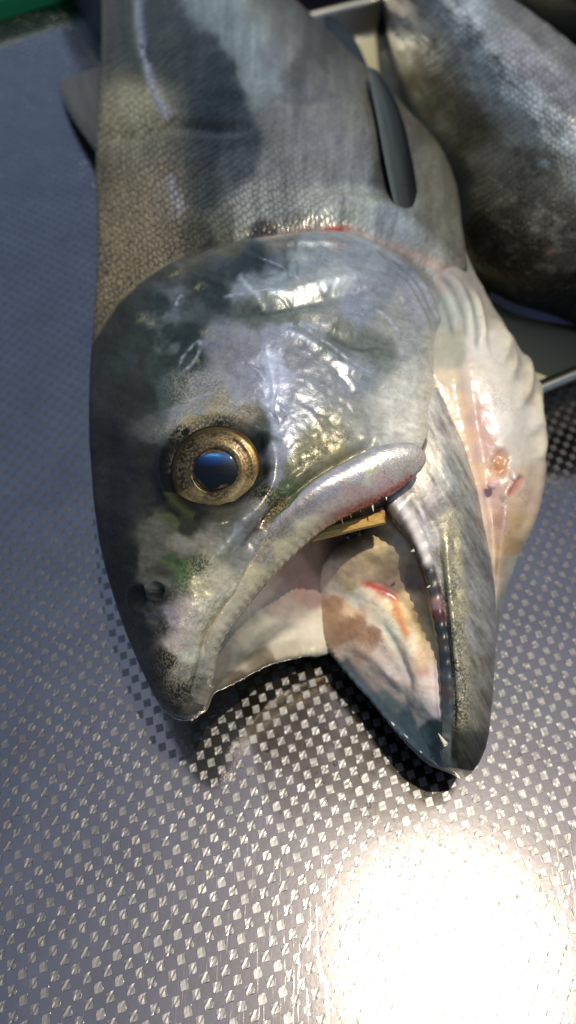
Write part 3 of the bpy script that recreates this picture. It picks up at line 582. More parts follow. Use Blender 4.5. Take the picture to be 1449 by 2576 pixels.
# throat: peach band, gill membranes with their rays
TR = [
 [(1236,1610,2.0),(1240,1608,2.05),(1243,1606,2.05),(1246,1606,2.0),(1248,1608,1.9),(1249,1612,1.7)],
 [(1205,1500,2.5),(1232,1498,2.75),(1243,1497,2.7),(1252,1497,2.65),(1262,1500,2.4),(1268,1508,1.9)],
 [(1170,1400,2.9),(1222,1398,3.3),(1241,1396,3.15),(1262,1395,3.2),(1286,1398,2.8),(1303,1405,2.0)],
 [(1140,1300,3.4),(1212,1295,3.8),(1234,1292,3.55),(1280,1290,3.65),(1320,1292,3.1),(1345,1302,2.1)],
 [(1110,1190,3.9),(1190,1185,4.3),(1217,1180,4.05),(1285,1180,4.05),(1340,1185,3.3),(1367,1197,2.2)],
 [(1070,1070,4.4),(1158,1060,4.8),(1193,1055,4.55),(1280,1060,4.45),(1345,1065,3.4),(1373,1077,2.2)],
 [(1040,960,4.8),(1135,950,5.2),(1178,940,5.0),(1260,950,4.75),(1332,960,3.6),(1362,972,2.3)],
 [(1030,870,5.0),(1110,850,5.35),(1165,840,5.2),(1230,850,4.95),(1287,870,3.9),(1315,887,2.5)],
 [(1010,780,5.0),(1090,760,5.35),(1140,750,5.2),(1187,755,4.9),(1225,770,4.0),(1248,792,2.7)],
 [(950,680,5.0),(1050,660,5.2),(1105,660,5.05),(1147,665,4.7),(1176,682,3.9),(1200,704,2.7)],
 [(930,590,4.6),(1030,570,4.8),(1085,570,4.5),(1125,580,4.1),(1148,597,3.4),(1160,617,2.6)]]
ctrl = []
for r in TR:
    ring = [W(*p) for p in r]; a, b = ring[0], ring[5]
    ring.append(np.array((*(b+.1*(a-b))[:2], .5*b[2]))); ring.append(np.array((*(b+.4*(a-b))[:2], .2))); ring.append(np.array((*(a+.1*(b-a))[:2], .6)))
    ctrl.append(ring)
T = Shell(np.array(ctrl), [20,30,32,36,36,36,36,36,32,24], [24,30,40,36,28,14,10,12,12]); u4, K4 = T.uv, T.K
h = .03*fbm(u4, 40, 91)
h -= .035*ridge(u4, [(1165,880),(1185,980),(1200,1080),(1222,1200),(1238,1330),(1245,1450)], 11)
h += .03*ridge(u4, [(1110,930),(1140,1000),(1170,1100),(1200,1230),(1225,1350),(1240,1470)], 22)
rays = [[(1085,690),(1130,760),(1158,850)],[(1120,680),(1165,750),(1190,850)],[(1180,720),(1208,800),(1215,880)],[(1235,790),(1268,850),(1262,930)],[(1275,830),(1292,900),(1280,960)],[(1318,885),(1330,950),(1310,1030)],[(1350,960),(1352,1040),(1340,1100)],[(1366,1040),(1362,1120),(1350,1160)]]
for r in rays: h += .13*ridge(u4, r, 13, .25)
for r in rays[2:]: h -= .07*ridge(u4, [(a+24, b+10) for a, b in r], 10, .25)
uw = u4 + np.stack((9*fbm(u4, 22, 96), 9*fbm(u4, 22, 97)), -1)
h -= .13*blob(uw, 1258, 1166, 27, 36, 8, 6)
h += .10*blob(u4, 1236, 1218, 16, 14) + .07*blob(u4, 1252, 1165, 14, 14) - .09*ridge(u4, [(1318,1195),(1300,1220),(1278,1250)], 8) + .07*ridge(u4, [(1300,1190),(1280,1225),(1262,1260)], 9)
h += .06*ridge(u4, [(1350,1110),(1362,1180),(1350,1260),(1310,1370)], 12)
h *= (K4 < 5.6); T.push(h)
TC = [(1130,900,'9f9c88'),(1120,860,'a09c8a'),(1130,950,'c9b79a'),(1150,1020,'d8b898'),(1170,1100,'dab592'),(1195,1200,'dab896'),(1215,1300,'d6b89c'),(1232,1400,'cdb49a'),(1240,1480,'b8a28e'),(1185,960,'cdb9a8'),(1205,1050,'c4a498'),(1215,1120,'c9aa9c'),(1230,1250,'cdb2a4'),(1240,1340,'c4aa96'),
 (1230,950,'d0c6b6'),(1280,980,'d3cabb'),(1260,1060,'d8cfc2'),(1320,1050,'cfc6b8'),(1300,1120,'c9beb0'),(1340,1120,'cdc2ae'),(1350,1200,'c2ac92'),(1320,1260,'c2a68c'),(1300,1320,'b8956c'),(1280,1380,'a8885f'),(1320,1330,'c4ac88'),(1260,1320,'a88878'),(1260,1420,'9c8a70'),(1290,1420,'a3a08e'),(1265,1500,'7f8476'),(1250,1560,'6d7268'),
 (1200,800,'bdb9ac'),(1215,860,'cac3b6'),(1270,880,'c4bcae'),(1320,920,'b4ab9e'),(1350,1000,'b5a898'),(1240,790,'a8a094'),(1160,720,'a39c94'),(1110,700,'9a9088'),(1080,650,'94908a'),(1150,640,'8f8d82'),(1060,720,'9aa09c'),(1100,790,'8f958c'),(1130,780,'a8aaa0'),(1060,800,'98a09c')]
C = paint(u4, TC, 9, 92)
C = mixc(C, .9*blob(uw, 1258, 1166, 27, 36, 8, 6), 'bd8458'); C = mixc(C, .8*blob(u4, 1238, 1222, 22, 18), 'c8a0a0'); C = mixc(C, .8*ridge(u4, [(1318,1195),(1300,1220),(1278,1250)], 9), 'b0584a')
for r in rays[:3]: C = mixc(C, .55*ridge(u4, [(a-15, b+6) for a, b in r], 7), '4d5850')
for r in rays[2:]: C = mixc(C, .6*ridge(u4, r, 8, .3)*(fbm(u4, 14, 5) > -.3), 'e0d6b4')
T.col = np.clip(C*(1+.10*fbm(u4, 14, 94)+.08*fbm(u4, 40, 95))[..., None], .01, .85)
T.rgh[:] = .36; T.met[:] = 0; T.mat[:] = 1
T.glt = np.clip(blob(u4, 1260, 990, 60, 70)+blob(u4, 1300, 1230, 60, 90)+.8*blob(u4, 1270, 1360, 30, 110, 12), 0, 1)*(u4[..., 0] > 1215)

fish = empty('fish', W(700, 1200, 0) * (1, 1, 0))
tag(fish, 'large silvery fish lying on its side with its mouth gaping open towards the viewer', 'fish')
shells_obj('body', [M, X, J, T], [SKIN, FLESH], fish)

# ------------------------------------------------------------------ eye
def frame(n):
    n = np.asarray(n, float); n /= np.linalg.norm(n); e1 = np.cross((0, 1, .3), n); e1 /= np.linalg.norm(e1); return e1, np.cross(n, e1), n
def polar(r0, r1, nr, na, hfun, shape=None, cx=0, cy=0):
    r = np.linspace(0, 1, nr)[:, None]; a = np.linspace(0, 2*math.pi, na, endpoint=False)[None]
    k = shape(a) if shape is not None else np.ones_like(a)
    ri = r0(a) if callable(r0) else r0
    rr = ri + (r1*k - ri)*r; X = cx + rr*np.cos(a); Y = cy + rr*np.sin(a)
    return X, Y, hfun(X, Y, rr, a), rr, np.broadcast_to(a, X.shape)
E1, E2, EN = frame((-.10, -.46, .88)); EO = W(547, 1188, 5.85)
def eye_place(X, Y, Z): return EO + X[..., None]*E1 + Y[..., None]*E2 + Z[..., None]*EN
eye = empty('eye', EO); eye.parent = fish; eye.matrix_parent_inverse = fish.matrix_world.inverted(); bpy.context.view_layer.update()
def std_attrs(V, col, met, rgh, glt, scale=1.0):
    n = len(V); f = lambda x: np.broadcast_to(np.asarray(x, float), (n,)).copy()
    return {'Col': col.reshape(-1, 3), 'met': f(met), 'rgh': f(rgh), 'scl': f(0), 'glt': f(glt), 'srv': np.asarray(V, float)*scale}
def pupil_shape(a):   # rounded, drawn to blunt corners low right and low left
    b = lambda c, w: np.exp(-((np.angle(np.exp(1j*(a-c))))/w)**2)
    return .47*(1 - .11*np.sin(a)**2 + .16*b(-.35, .42) + .05*b(-1.75, .5) + .03*b(2.2, .7) - .07*b(-1.05, .35) + .05*b(.6, .5) - .05*b(-2.6, .5))
dome = lambda r: .40*np.sqrt(np.clip(1-(r/1.30)**2, 0, 1))
def iris_h(X, Y, r, a):
    w = np.sin(a*2+.6)*.03
    return dome(r) - .05 + .006*np.sin((r+w*1.6)*22) + .002*np.sin((r-w)*55+a) - .10*np.clip(1-np.abs(r-.47)/.05, 0, 1)
X, Y, Z, rr, aa = polar(lambda a: pupil_shape(a)*.93, 1.03, 34, 160, iris_h)
V = eye_place(X, Y, Z).reshape(-1, 3); q = np.stack((X*100, Y*100), -1)
ic = paint(np.stack((X*100, -Y*100), -1), [(-60,0,'5c4a20'),(60,0,'7a5e26'),(0,-60,'8a6f38'),(0,70,'94783a'),(-70,-50,'4c3e1e'),(75,50,'c8a858'),(40,80,'c8a85c'),(-40,70,'a8883e'),(0,85,'c8a860'),(80,-40,'94742e'),(-85,10,'4a3c1c'),(0,-88,'6a5a30'),(0,50,'5a4820'),(55,-50,'6a5122')], 8, 140)
ring = .5+.5*np.sin((rr+.05*np.sin(aa*2+1)+.02*np.sin(aa*5))*21); ic = (ic*.8+.2*ic.mean(-1, keepdims=True))*(.58+.55*ring)[..., None]*(1+.35*fbm(np.stack((aa*120, rr*160), -1), 14, 141))[..., None]
ic = mixc(ic, np.clip((rr-.95)/.08, 0, 1), '1d1a12'); ic = mixc(ic, np.clip(1-(rr-pupil_shape(aa)*.93)/.035, 0, 1)*.8, '4a3a18')
GOLD = skin_material('gold_iris', bumpk=.6)
mesh_obj('iris', V, grid_faces(34, 160), GOLD, eye, attrs=std_attrs(V, np.clip(ic*.50, .006, .8), .5, .34, (.14*np.clip((.93-rr)/.1, 0, 1)).reshape(-1)))
X, Y, Z, rr, aa = polar(.002, 1.0, 26, 160, lambda X, Y, r, a: dome(r)-.07+.02*(1-(r/.5)**2), pupil_shape)
V = eye_place(X, Y, Z).reshape(-1, 3)
pc = np.broadcast_to(srgb('05090c'), X.shape+(3,)).copy(); q = np.stack((X*100, -Y*100), -1)
sky_cres = np.clip((Y-.14+.25*X*X)/.24, 0, 1)**1.5*np.clip(1-np.abs(X-.05)/.5, 0, 1)  # sky reflection in the lens, painted as a blue crescent
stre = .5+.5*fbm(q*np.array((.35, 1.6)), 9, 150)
pc = mixc(pc, sky_cres*(.45+.8*stre), '2f7ac8'); pc = mixc(pc, np.clip((Y-.30)/.12, 0, 1)*np.clip(1-np.abs(X-.05)/.38, 0, 1)*(stre > .5)*.8, '8cc0e8')
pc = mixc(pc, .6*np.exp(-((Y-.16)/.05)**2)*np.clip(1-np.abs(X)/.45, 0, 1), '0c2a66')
tp = NT('lens_of_the_eye'); tp.P(Base_Color=tp.attr('Col', 'Color'), Roughness=.3, Specular_IOR_Level=.15)
mesh_obj('pupil', V, grid_faces(26, 160), tp.m, eye, attrs=std_attrs(V, pc, 0, .2, 0))
def clear_material(name, rough=.02, ior=1.34, tint=(1, 1, 1, 1), bump=None):
    t = NT(name); t.t.nodes.remove(t.b)
    fr = t.n('ShaderNodeFresnel', None, IOR=ior); g = t.n('ShaderNodeBsdfGlossy', None, Roughness=rough); tr = t.n('ShaderNodeBsdfTransparent', None, Color=tint)
    if bump:
        o = t.n('ShaderNodeTexCoord').outputs['Object']; b = t.bump(t.noise(o, bump[0], 3), bump[1], bump[2]); t.set(g, 'Normal', b); t.set(fr, 'Normal', b)
    mx = t.n('ShaderNodeMixShader', None, _0=fr.outputs[0], _1=tr.outputs[0], _2=g.outputs[0]); t.t.links.new(mx.outputs[0], t.out.inputs[0]); return t.m
X, Y, Z, rr, aa = polar(.002, 1.02, 24, 96, lambda X, Y, r, a: .40*(1-(r/1.15)**2)+.045+.008*np.sin(X*5)*np.cos(Y*4))
mesh_obj('cornea', eye_place(X, Y, Z).reshape(-1, 3), grid_faces(24, 96), clear_material('wet_cornea', .02, 1.26), eye)

# ------------------------------------------------------------------ teeth, gill rakers, fins
TOOTH = simple('tooth_enamel', 'd8cfb8', .25, 0, .6)
def cone(base, tip, r, n=8, bend=(0, 0, 0)):
    base, tip = np.array(base), np.array(tip); d = tip-base; a = np.cross(d, (.3, .5, .8)); a /= np.linalg.norm(a); b = np.cross(d, a); b /= np.linalg.norm(b)
    V, k = [], 6
    for i in range(k):
        t = i/(k-1); c = base + d*t + np.array(bend)*t*t; R = r*(1-t)**.8 + .003
        V += [c + R*(math.cos(x)*a + math.sin(x)*b) for x in np.linspace(0, 2*math.pi, n, endpoint=False)]
    return np.array(V), grid_faces(k, n)
for (u, v, z, du, dv, l, r) in [(1118,1868,2.62,-12,-18,.25,.06),(1022,1853,1.5,-14,-16,.22,.045),(990,1822,1.42,-12,-14,.18,.04),(935,1262,5.46,6,34,.26,.04),(858,1303,5.05,8,24,.18,.035),(905,1276,5.3,4,20,.14,.03),(970,1245,5.6,4,22,.14,.03),(1082,1475,4.05,-16,6,.09,.04),(1040,1385,4.6,-14,6,.07,.04),(880,1290,5.2,6,18,.14,.03),(1060,1892,1.65,-10,-10,.10,.03)]:
    a = W(u, v, z); b = W(u+du, v+dv, z-.02); d = b-a; d = d/np.linalg.norm(d)*l
    vv, ff = cone(a-d*.25, a+d, r); mesh_obj('tooth', vv, ff, TOOTH, fish)
RAKER = simple('raker_tissue', 'a8977c', .4, 0, .4)
for (u, v, du, dv) in ((958,1330,14,40),(985,1330,16,44),(1003,1338,16,38),(900,1338,16,22),(872,1345,8,16),(935,1332,12,28)):
    a = W(u, v, 3.7); b = W(u+du, v+dv, 3.3); vv, ff = cone(a, b, .06); mesh_obj('gill_raker', vv, ff, RAKER, fish)
LUMP = simple('pink_tissue', 'b5806a', .3, 0, .7, (900, .5, 'a06a58'))
def lump(name, c, rx, ry, rz, mat, parent, seed=0):
    a = np.linspace(0, math.pi, 14)[:, None]; b = np.linspace(0, 2*math.pi, 22, endpoint=False)[None]
    P = np.stack((np.sin(a)*np.cos(b)*rx, np.sin(a)*np.sin(b)*ry, np.cos(a)*np.ones_like(b)*rz), -1)
    P = P*(1+.12*fbm(np.stack((np.broadcast_to(a*40, P.shape[:2]), np.broadcast_to(b*30, P.shape[:2])), -1), 40, seed))[..., None]
    return mesh_obj(name, (P+np.array(c)).reshape(-1, 3), grid_faces(14, 22), mat, parent)
lump('jaw_joint_tissue', W(959, 1294, 4.9), .10, .20, .12, LUMP, fish, 1)
lump('torn_tissue', W(1238, 1222, 4.08), .12, .09, .08, simple('pale_tissue', 'c8a2a0', .25, 0, .8), fish, 2)
lump('torn_tissue', W(1290, 1196, 4.0), .09, .16, .08, simple('pale_tissue_b', 'd0bdb2', .25, 0, .8), fish, 3)

def fin(name, left, right, thick, mat, rays=9, parent=None, ripple=.05, cols=None):
    """a thin fin between two surveyed edges (u, v, z), with rays as ripples; closed on both faces"""
    A, B = cr(WA(left), 8)[0], cr(WA(right), 8)[0]; n = min(len(A), len(B))
    A = A[np.linspace(0, len(A)-1, n).astype(int)]; B = B[np.linspace(0, len(B)-1, n).astype(int)]; m = 26
    t = np.linspace(0, 1, m)[None, :, None]; G = A[:, None]*(1-t) + B[:, None]*t
    N = normals(G, False); prof = np.sin(np.pi*np.clip(t, .02, .98))**.5*thick
    rip = ripple*np.sin(t*math.pi*2*rays)*np.ones((n, 1, 1))
    top_, bot = G + N*(prof/2+rip), G - N*(prof/2-rip)
    R = np.concatenate((top_, bot[:, ::-1]), 1)
    at = None
    if cols:
        tt = np.concatenate((t[0, :, 0], t[0, ::-1, 0])); ii = np.linspace(0, 1, n)[:, None]*np.ones((1, 2*m)); q = np.stack((tt[None]*90*np.ones((n, 1)), ii*60), -1)
        C = srgb(cols[0])*(1-tt[None, :, None])**1.3 + srgb(cols[1])*(1-(1-tt[None, :, None])**1.3); C = C*np.ones((n, 1, 1))*(1+.45*fbm(q*np.array((2.2, .5)), 9, 201)+.25*fbm(q, 30, 202))[..., None]
        at = std_attrs(R.reshape(-1, 3), np.clip(C, .003, .6), .1, .4, 0); mat = SKIN
    return mesh_obj(name, R.reshape(-1, 3), grid_faces(n, 2*m), mat, parent, attrs=at)
FIN = simple('fin_membrane', '161918', .5, 0, .15, (300, .6, '2c312e'), (900, .3, .02))
FIN2 = simple('fin_membrane_dark', '15191b', .5, 0, .15, (200, .6, '22282a'), (900, .3, .02))
fin('pectoral_fin', [(1002,552,5.85),(982,470,6.1),(966,390,6.08),(952,310,5.75),(938,240,5.3),(924,168,4.75)], [(1054,550,5.0),(1048,470,5.05),(1034,390,5.05),(1016,310,4.85),(988,240,4.7),(948,178,4.55)], .07, FIN, 11, fish, .006, ('4a504d', '0c0f10'))
fin('pelvic_fin', [(815,45,3.2),(818,75,3.2),(838,110,3.1),(870,145,3.0),(905,172,2.9),(928,182,2.8)], [(822,36,3.0),(850,50,2.9),(880,80,2.8),(902,115,2.7),(918,150,2.7),(930,180,2.7)], .06, FIN2, 9, fish, .005, ('1c2226', '2c3236'))
FIN3 = simple('fin_membrane_pale', '34332f', .55, 0, .2, (120, .8, '55544e'), (700, .4, .03))
fin('dorsal_fin', [(275,395,1.6),(275,330,1.7),(275,270,1.8),(275,215,1.8),(275,160,1.8)], [(246,388,1.0),(216,345,.8),(184,300,.6),(160,255,.45),(146,206,.35)], .12, FIN3, 8, fish, .02, ('3a3630', '4c4a46'))

# ------------------------------------------------------------------ wooden stick across the mouth
tw = NT('split_wood'); o_ = tw.n('ShaderNodeTexCoord').outputs['Object']; mw = tw.n('ShaderNodeMapping', None, Vector=o_); mw.inputs['Scale'].default_value = (25, 160, 160)
nw = tw.noise(mw.outputs[0], 14, 5, .6); tw.P(Base_Color=tw.mix(tw.ramp(nw, .3, .7), rgba('d2ac5c'), rgba('a87c34')), Roughness=.5, Normal=tw.bump(nw, .4, .02))
A, B = W(775, 1350, 4.45), W(966, 1302, 5.02); d = B-A; e = np.cross(d, (0, 0, 1)); e /= np.linalg.norm(e); f = np.cross(e, d); f /= np.linalg.norm(f)
V = []; prof = [(.13, -.06), (.14, .05), (.07, .11), (-.05, .12), (-.13, .06), (-.13, -.07), (-.05, -.11), (.07, -.11)]
for i in range(14):
    t = i/13
    for (a, b) in prof: V.append(A + d*t + e*(a+.006*math.sin(9*t+a*40))*1.05 + f*(b+.006*math.cos(7*t+b*30)))
faces = [tuple(x) for x in grid_faces(14, 8)] + [tuple(range(8))[::-1], tuple(range(13*8, 14*8))]
st = mesh_obj('wooden_stick', V, faces, tw.m, smooth=False); tag(st, 'short yellow wooden stick wedged across the back of the open mouth', 'stick')

# ------------------------------------------------------------------ steel tray with the second fish
RIM = steel_material('tray_steel', .30, (.36, .35, .30, 1), .12, False)
AT = math.radians(26.5); DX = np.array((math.cos(AT), math.sin(AT))); DY = np.array((-math.sin(AT), math.cos(AT)))
TO = W(1370, 960, 1.6)[:2] - 2.9*DX
tray = empty('tray', (*TO, 0)); tag(tray, 'shallow yellowish steel tray with a rolled rim under the darker fish', 'tray')
TWD, TDP = 40.0, 24.6
def rrect(inset, z, r, n=7):
    P = []; x0, x1, y0, y1 = inset, TWD-inset, inset, TDP-inset
    for cx, cy, a0 in ((x1-r, y1-r, 0), (x0+r, y1-r, 90), (x0+r, y0+r, 180), (x1-r, y0+r, 270)):
        for k in range(n):
            a = math.radians(a0 + 90*k/(n-1)); q = TO + (cx+r*math.cos(a))*DX + (cy+r*math.sin(a))*DY; P.append((q[0], q[1], z))
    return P
prof = [(.95,.10,1.0),(.55,.35,1.2),(.28,1.35,1.4),(.10,1.52,1.5),(-.05,1.58,1.6),(-.20,1.52,1.7),(-.26,1.38,1.7),(-.18,1.26,1.7),(0.0,1.22,1.6),(.2,1.1,1.5),(.42,.2,1.3),(.8,.03,1.1)]
Lp = np.array([rrect(i, z, r) for i, z, r in prof]); n = Lp.shape[1]
mesh_obj('rim', Lp.reshape(-1, 3), grid_faces(len(prof), n), RIM, tray)
Lf = np.array([rrect(.95, .10, 1.0), rrect(3, .07, .9), rrect(12.0, .06, .2)]); V = np.concatenate((Lf.reshape(-1, 3), [Lf[2].mean(0)]))
mesh_obj('tray_floor', V, [tuple(x) for x in grid_faces(3, n)] + [(2*n+i, 2*n+(i+1) % n, 3*n) for i in range(n)], simple('wet_tray_floor', 'a39f80', .35, .1, .4, (60, .5, 'b0ab8a'), (250, .2, .03)), tray)

def second_fish():
    rows = [((958,-60),(1120,-80),(1240,-70),(1.4,2.6,4.4,5.8,6.3,5.9,4.0)),((965,0),(1130,-30),(1285,-5),(1.4,2.7,4.6,6.0,6.5,6.1,4.2)),((990,140),(1190,70),(1372,62),(1.3,2.7,4.7,6.3,6.9,6.4,4.3)),((1050,290),(1290,170),(1470,145),(1.2,2.7,4.8,6.5,7.1,6.6,4.3)),((1145,460),(1390,290),(1570,240),(1.1,2.7,4.8,6.6,7.2,6.7,4.3)),((1165,625),(1480,400),(1680,345),(1.1,2.7,4.7,6.5,7.1,6.6,4.2)),((1260,735),(1580,500),(1790,460),(1.1,2.6,4.5,6.2,6.8,6.3,4.0)),((1420,790),(1700,590),(1880,570),(1.1,2.4,4.1,5.7,6.2,5.7,3.8)),((1580,820),(1790,690),(1930,680),(1.1,2.2,3.5,4.6,5.0,4.7,3.4)),((1740,820),(1850,780),(1950,780),(1.3,2.0,2.7,3.2,3.4,3.2,2.6))]
    ctrl = []
    for (L, m, R, zs) in rows:
        L, m, R = map(np.array, (L, m, R)); b = 2*m-(L+R)/2
        ring = [W(*((1-t)**2*L+2*t*(1-t)*b+t*t*R), z) for t, z in zip(TT, zs)]; a, c = ring[0], ring[-1]
        ring += [np.array((*(c+.08*(a-c))[:2], 2.2)), np.array((*(c+.4*(a-c))[:2], .3)), np.array((*(a+.12*(c-a))[:2], .2))]; ctrl.append(ring)
    S = Shell(np.array(ctrl), 16, [14,18,22,22,22,18,8,8,8,8]); u = S.uv
    C = paint(u, [(980,60,'2c3032'),(1010,60,'7c868a'),(1060,120,'5a5f62'),(1040,230,'55534f'),(1120,80,'7d8284'),(1150,130,'8f9698'),(1200,180,'989c98'),(1180,40,'74787a'),(1230,60,'6c6a66'),(1300,60,'6f6a66'),(1300,180,'77736f'),(1280,240,'9a9c98'),(1340,330,'9a9a90'),(1420,330,'7f7d74'),(1440,250,'6a6664'),(1130,260,'454340'),(1100,330,'5a5854'),(1180,330,'3f3d36'),(1220,400,'6f6c60'),(1160,440,'2c2b27'),(1260,480,'5c5848'),(1320,420,'4c483c'),(1380,420,'6a6450'),(1440,420,'8a8878'),(1180,560,'1e1d1a'),(1280,560,'24231e'),(1370,540,'55524a'),(1420,620,'4a4740'),(1330,660,'1c1b18'),(1440,720,'16161a'),(1250,650,'181714')], 26, 160)  # near-black samples low down paint in the shade on the belly side
    C = mixc(C, .8*blob(u, 1370, 413, 14, 9), 'b4c4c4'); C = mixc(C, .8*blob(u, 1385, 632, 10, 7), 'b0714a')
    C = mixc(C, .5*ridge(u, [(1140,-20),(1220,110),(1300,220),(1449,360),(1600,470)], 7, .02), '3a3c3c')
    C = mixc(C, .75*ridge(u, [(1120,-20),(1190,110),(1270,215),(1400,320),(1550,430)], 42, .02)*np.clip(.6+1.2*fbm(u, 24, 166), 0, 1), 'ccd0cc')
    C = mixc(C, .8*np.clip(2.5*fbm(u, 34, 167), 0, 1)*blob(u, 1060, 200, 130, 260), '17191c'); C = mixc(C, .6*np.clip(2.5*fbm(u, 30, 168), 0, 1)*blob(u, 1050, 150, 120, 220), 'a4acb0')
    sp = (fbm(u, 18, 163) > .28)*blob(u, 1380, 520, 140, 160); C = mixc(C, .55*sp, 'a09a86')
    C = mixc(C, .5*(fbm(u, 22, 164) > .25)*blob(u, 1050, 180, 120, 220), '23262a')
    S.col = np.clip(C*(1+.5*fbm(u, 16, 161)+.4*fbm(u, 50, 165))[..., None], .004, .8)*1.25; S.col = S.col*.6 + .4*S.col.mean(-1, keepdims=True)*np.array((.97, 1, 1.04)); S.push(.05*fbm(u, 40, 162)); S.met[:] = .3; S.rgh[:] = .36; S.scl[:] = .45; S.glt = .4*blob(u, 1350, 500, 150, 150)
    f2 = empty('fish', W(1400, 450, 0)*(1, 1, 0)); tag(f2, 'darker blurred fish lying in the steel tray behind', 'fish'); shells_obj('body', [S], [SKIN, FLESH], f2)
    # a pale wet fin edge lying on the tray in front of it
    fin('pectoral_fin', [(1230,752,.6),(1300,790,.6),(1380,810,.6),(1470,822,.6)], [(1235,735,.9),(1310,768,.9),(1390,788,.9),(1480,800,.9)], .08, simple('wet_fin_edge', '4c5068', .25, .1, .8), 5, f2, .02)
second_fish()
def third_fish():
    rows = [((1230,-140),(1330,-190),(1430,-210)),((1285,-25),(1400,-90),(1500,-110)),((1360,66),(1470,0),(1570,-30)),((1425,112),(1560,70),(1660,50)),((1480,135),(1640,130),(1720,130))]
    ctrl = []
    for i, (L, m, R_) in enumerate(rows):
        L, m, R_ = map(np.array, (L, m, R_)); b = 2*m-(L+R_)/2; k = (.8, 1, 1, .9, .6)[i]
        ring = [W(*((1-t)**2*L+2*t*(1-t)*b+t*t*R_), z*k) for t, z in zip(TT, (1.2,2.2,3.6,4.8,5.2,4.8,3.2))]; a, c = ring[0], ring[-1]
        ring += [np.array((*(c+.1*(a-c))[:2], 1.6)), np.array((*(c+.4*(a-c))[:2], .3)), np.array((*(a+.12*(c-a))[:2], .2))]; ctrl.append(ring)
    S = Shell(np.array(ctrl), 12, 10); u = S.uv
    S.col = np.clip(srgb('2c2a32')*(1+.5*fbm(u, 30, 171)+.3*fbm(u, 9, 172))[..., None], .004, .3); S.met[:] = .1; S.rgh[:] = .4; S.scl[:] = .3
    f3 = empty('fish', W(1450, 60, 0)*(1, 1, 0)); tag(f3, 'nearly black fish at the far right corner, mostly out of view', 'fish'); shells_obj('body', [S], [SKIN, FLESH], f3)
third_fish()

# ------------------------------------------------------------------ far things: green rim, dark tub
def slab(name, pts, z0, z1, bev, mat, label, cat):
    P = np.array(pts, float); c = P.mean(0); rows_ = []
    for s, z in ((1.0, z0), (1.0, z1-bev), (.995, z1-bev*.3), (.985, z1), (.0, z1)): rows_.append([(*(c+(p-c)*s), z) for p in P])
    R = np.array(rows_); o = mesh_obj(name, R.reshape(-1, 3), grid_faces(len(rows_), len(P)), mat); return tag(o, label, cat)
g0, g1 = W(-60, 62, 0)[:2], W(180, -8, 0)[:2]; gd = (g1-g0)/np.linalg.norm(g1-g0); gn = np.array((-gd[1], gd[0])); ga = g0-gd*12; gb = g1+gd*3
pts = [ga+gd*t*np.linalg.norm(gb-ga) - gn*.5*math.sin(math.pi*t) for t in np.linspace(0, 1, 14)] + [gb+gn*3, gb+gd*-3+gn*6, ga+gn*6]
slab('green_crate', pts, .05, 1.1, .5, simple('green_plastic', '0a7a4a', .35, 0, .3, (40, .4, '096a40')), 'bright green plastic crate edge at the far left corner', 'crate')
q = TO + 24.6*DY; pts = [q+DX*t+DY*(1.0+.3*math.sin(t)) for t in np.linspace(-2, 44, 16)] + [q+DX*44+DY*14, q-DX*2+DY*14]
slab('dark_tub', pts, .05, 5.0, 1.2, simple('dark_plastic', '2c2a34', .4, 0, .2, (30, .4, '38343e')), 'dark purplish grey tub standing behind the tray', 'tub')

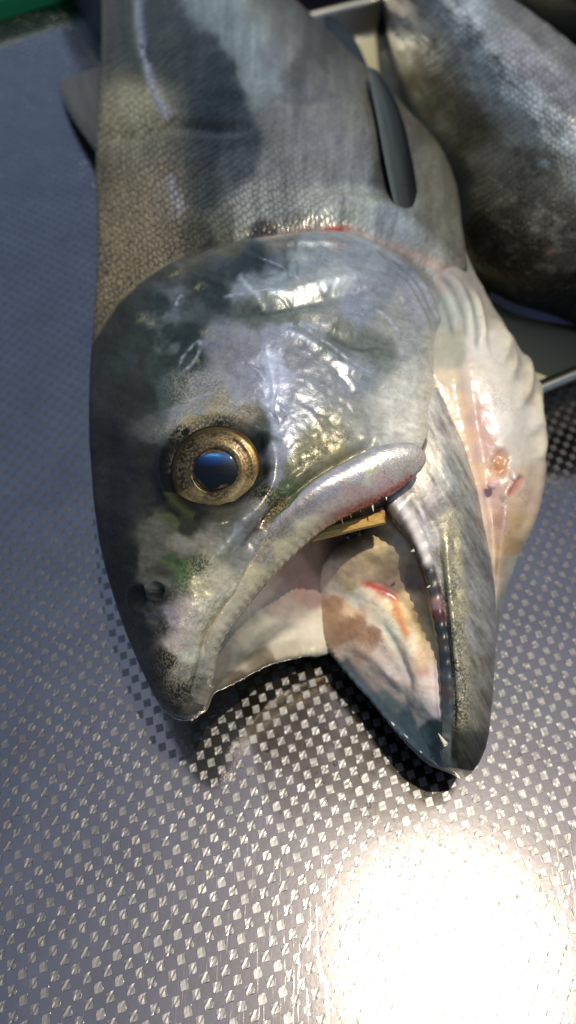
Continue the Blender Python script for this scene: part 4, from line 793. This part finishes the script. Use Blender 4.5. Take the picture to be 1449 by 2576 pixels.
# ------------------------------------------------------------------ water on the steel, with the shadow wedge tinted into the film
ts = NT('slime_shade_film'); ts.t.nodes.remove(ts.b); den = ts.attr('den'); so = ts.n('ShaderNodeTexCoord').outputs['Object']
tint = ts.mix(ts.math('MULTIPLY', den, ts.ramp(ts.noise(so, 120, 4), .1, .6)), (1, 1, 1, 1), (.60, .55, .44, 1))  # brown tint of the wet film stands in for the shadow wedge below the mouth
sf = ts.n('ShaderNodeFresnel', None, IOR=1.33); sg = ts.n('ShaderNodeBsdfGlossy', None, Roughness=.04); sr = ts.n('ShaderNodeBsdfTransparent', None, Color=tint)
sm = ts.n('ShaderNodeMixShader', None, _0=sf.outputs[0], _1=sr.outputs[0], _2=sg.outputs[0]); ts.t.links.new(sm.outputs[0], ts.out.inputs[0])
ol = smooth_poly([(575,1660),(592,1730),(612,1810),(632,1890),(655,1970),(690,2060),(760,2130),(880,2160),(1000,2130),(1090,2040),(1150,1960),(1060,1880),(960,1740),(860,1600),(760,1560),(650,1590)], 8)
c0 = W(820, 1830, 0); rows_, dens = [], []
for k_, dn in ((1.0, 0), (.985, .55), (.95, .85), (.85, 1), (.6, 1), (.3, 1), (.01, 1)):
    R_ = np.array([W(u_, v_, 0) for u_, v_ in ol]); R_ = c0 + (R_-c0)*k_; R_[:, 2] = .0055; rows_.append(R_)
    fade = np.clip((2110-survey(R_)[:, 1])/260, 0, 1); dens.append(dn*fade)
wf = mesh_obj('water_shade_film', np.array(rows_).reshape(-1, 3), grid_faces(len(rows_), len(ol)), ts.m, attrs={'den': np.array(dens).reshape(-1)}); tag(wf, 'thin film of slime and water on the steel below the open jaws, tinted brown for the shadow wedge', 'water', kind='stuff')
V, F, off = [], [], 0
for k in range(110):
    uu, vv = RNG.normal(860, 150), RNG.normal(1900, 110)
    if vv < 1690 or vv > 2080: continue
    p = W(uu, vv, 0); r = float(np.clip(RNG.lognormal(-3.4, .4), .015, .07)); zb = .0
    a = np.linspace(0, math.pi/2, 5)[:, None]; b = np.linspace(0, 2*math.pi, 10, endpoint=False)[None]
    P = np.stack((np.cos(a)*np.cos(b)*r, np.cos(a)*np.sin(b)*r*1.1, np.sin(a)*np.ones_like(b)*r*.7), -1)+np.array((p[0], p[1], zb+.03))
    V.append(P.reshape(-1, 3)); F.append(grid_faces(5, 10)+off); off += 50
dr = mesh_obj('water_droplets', np.concatenate(V), np.concatenate(F), clear_material('droplet_water', .02, 1.4)); tag(dr, 'scattered small water droplets on the studded steel', 'water', kind='stuff')
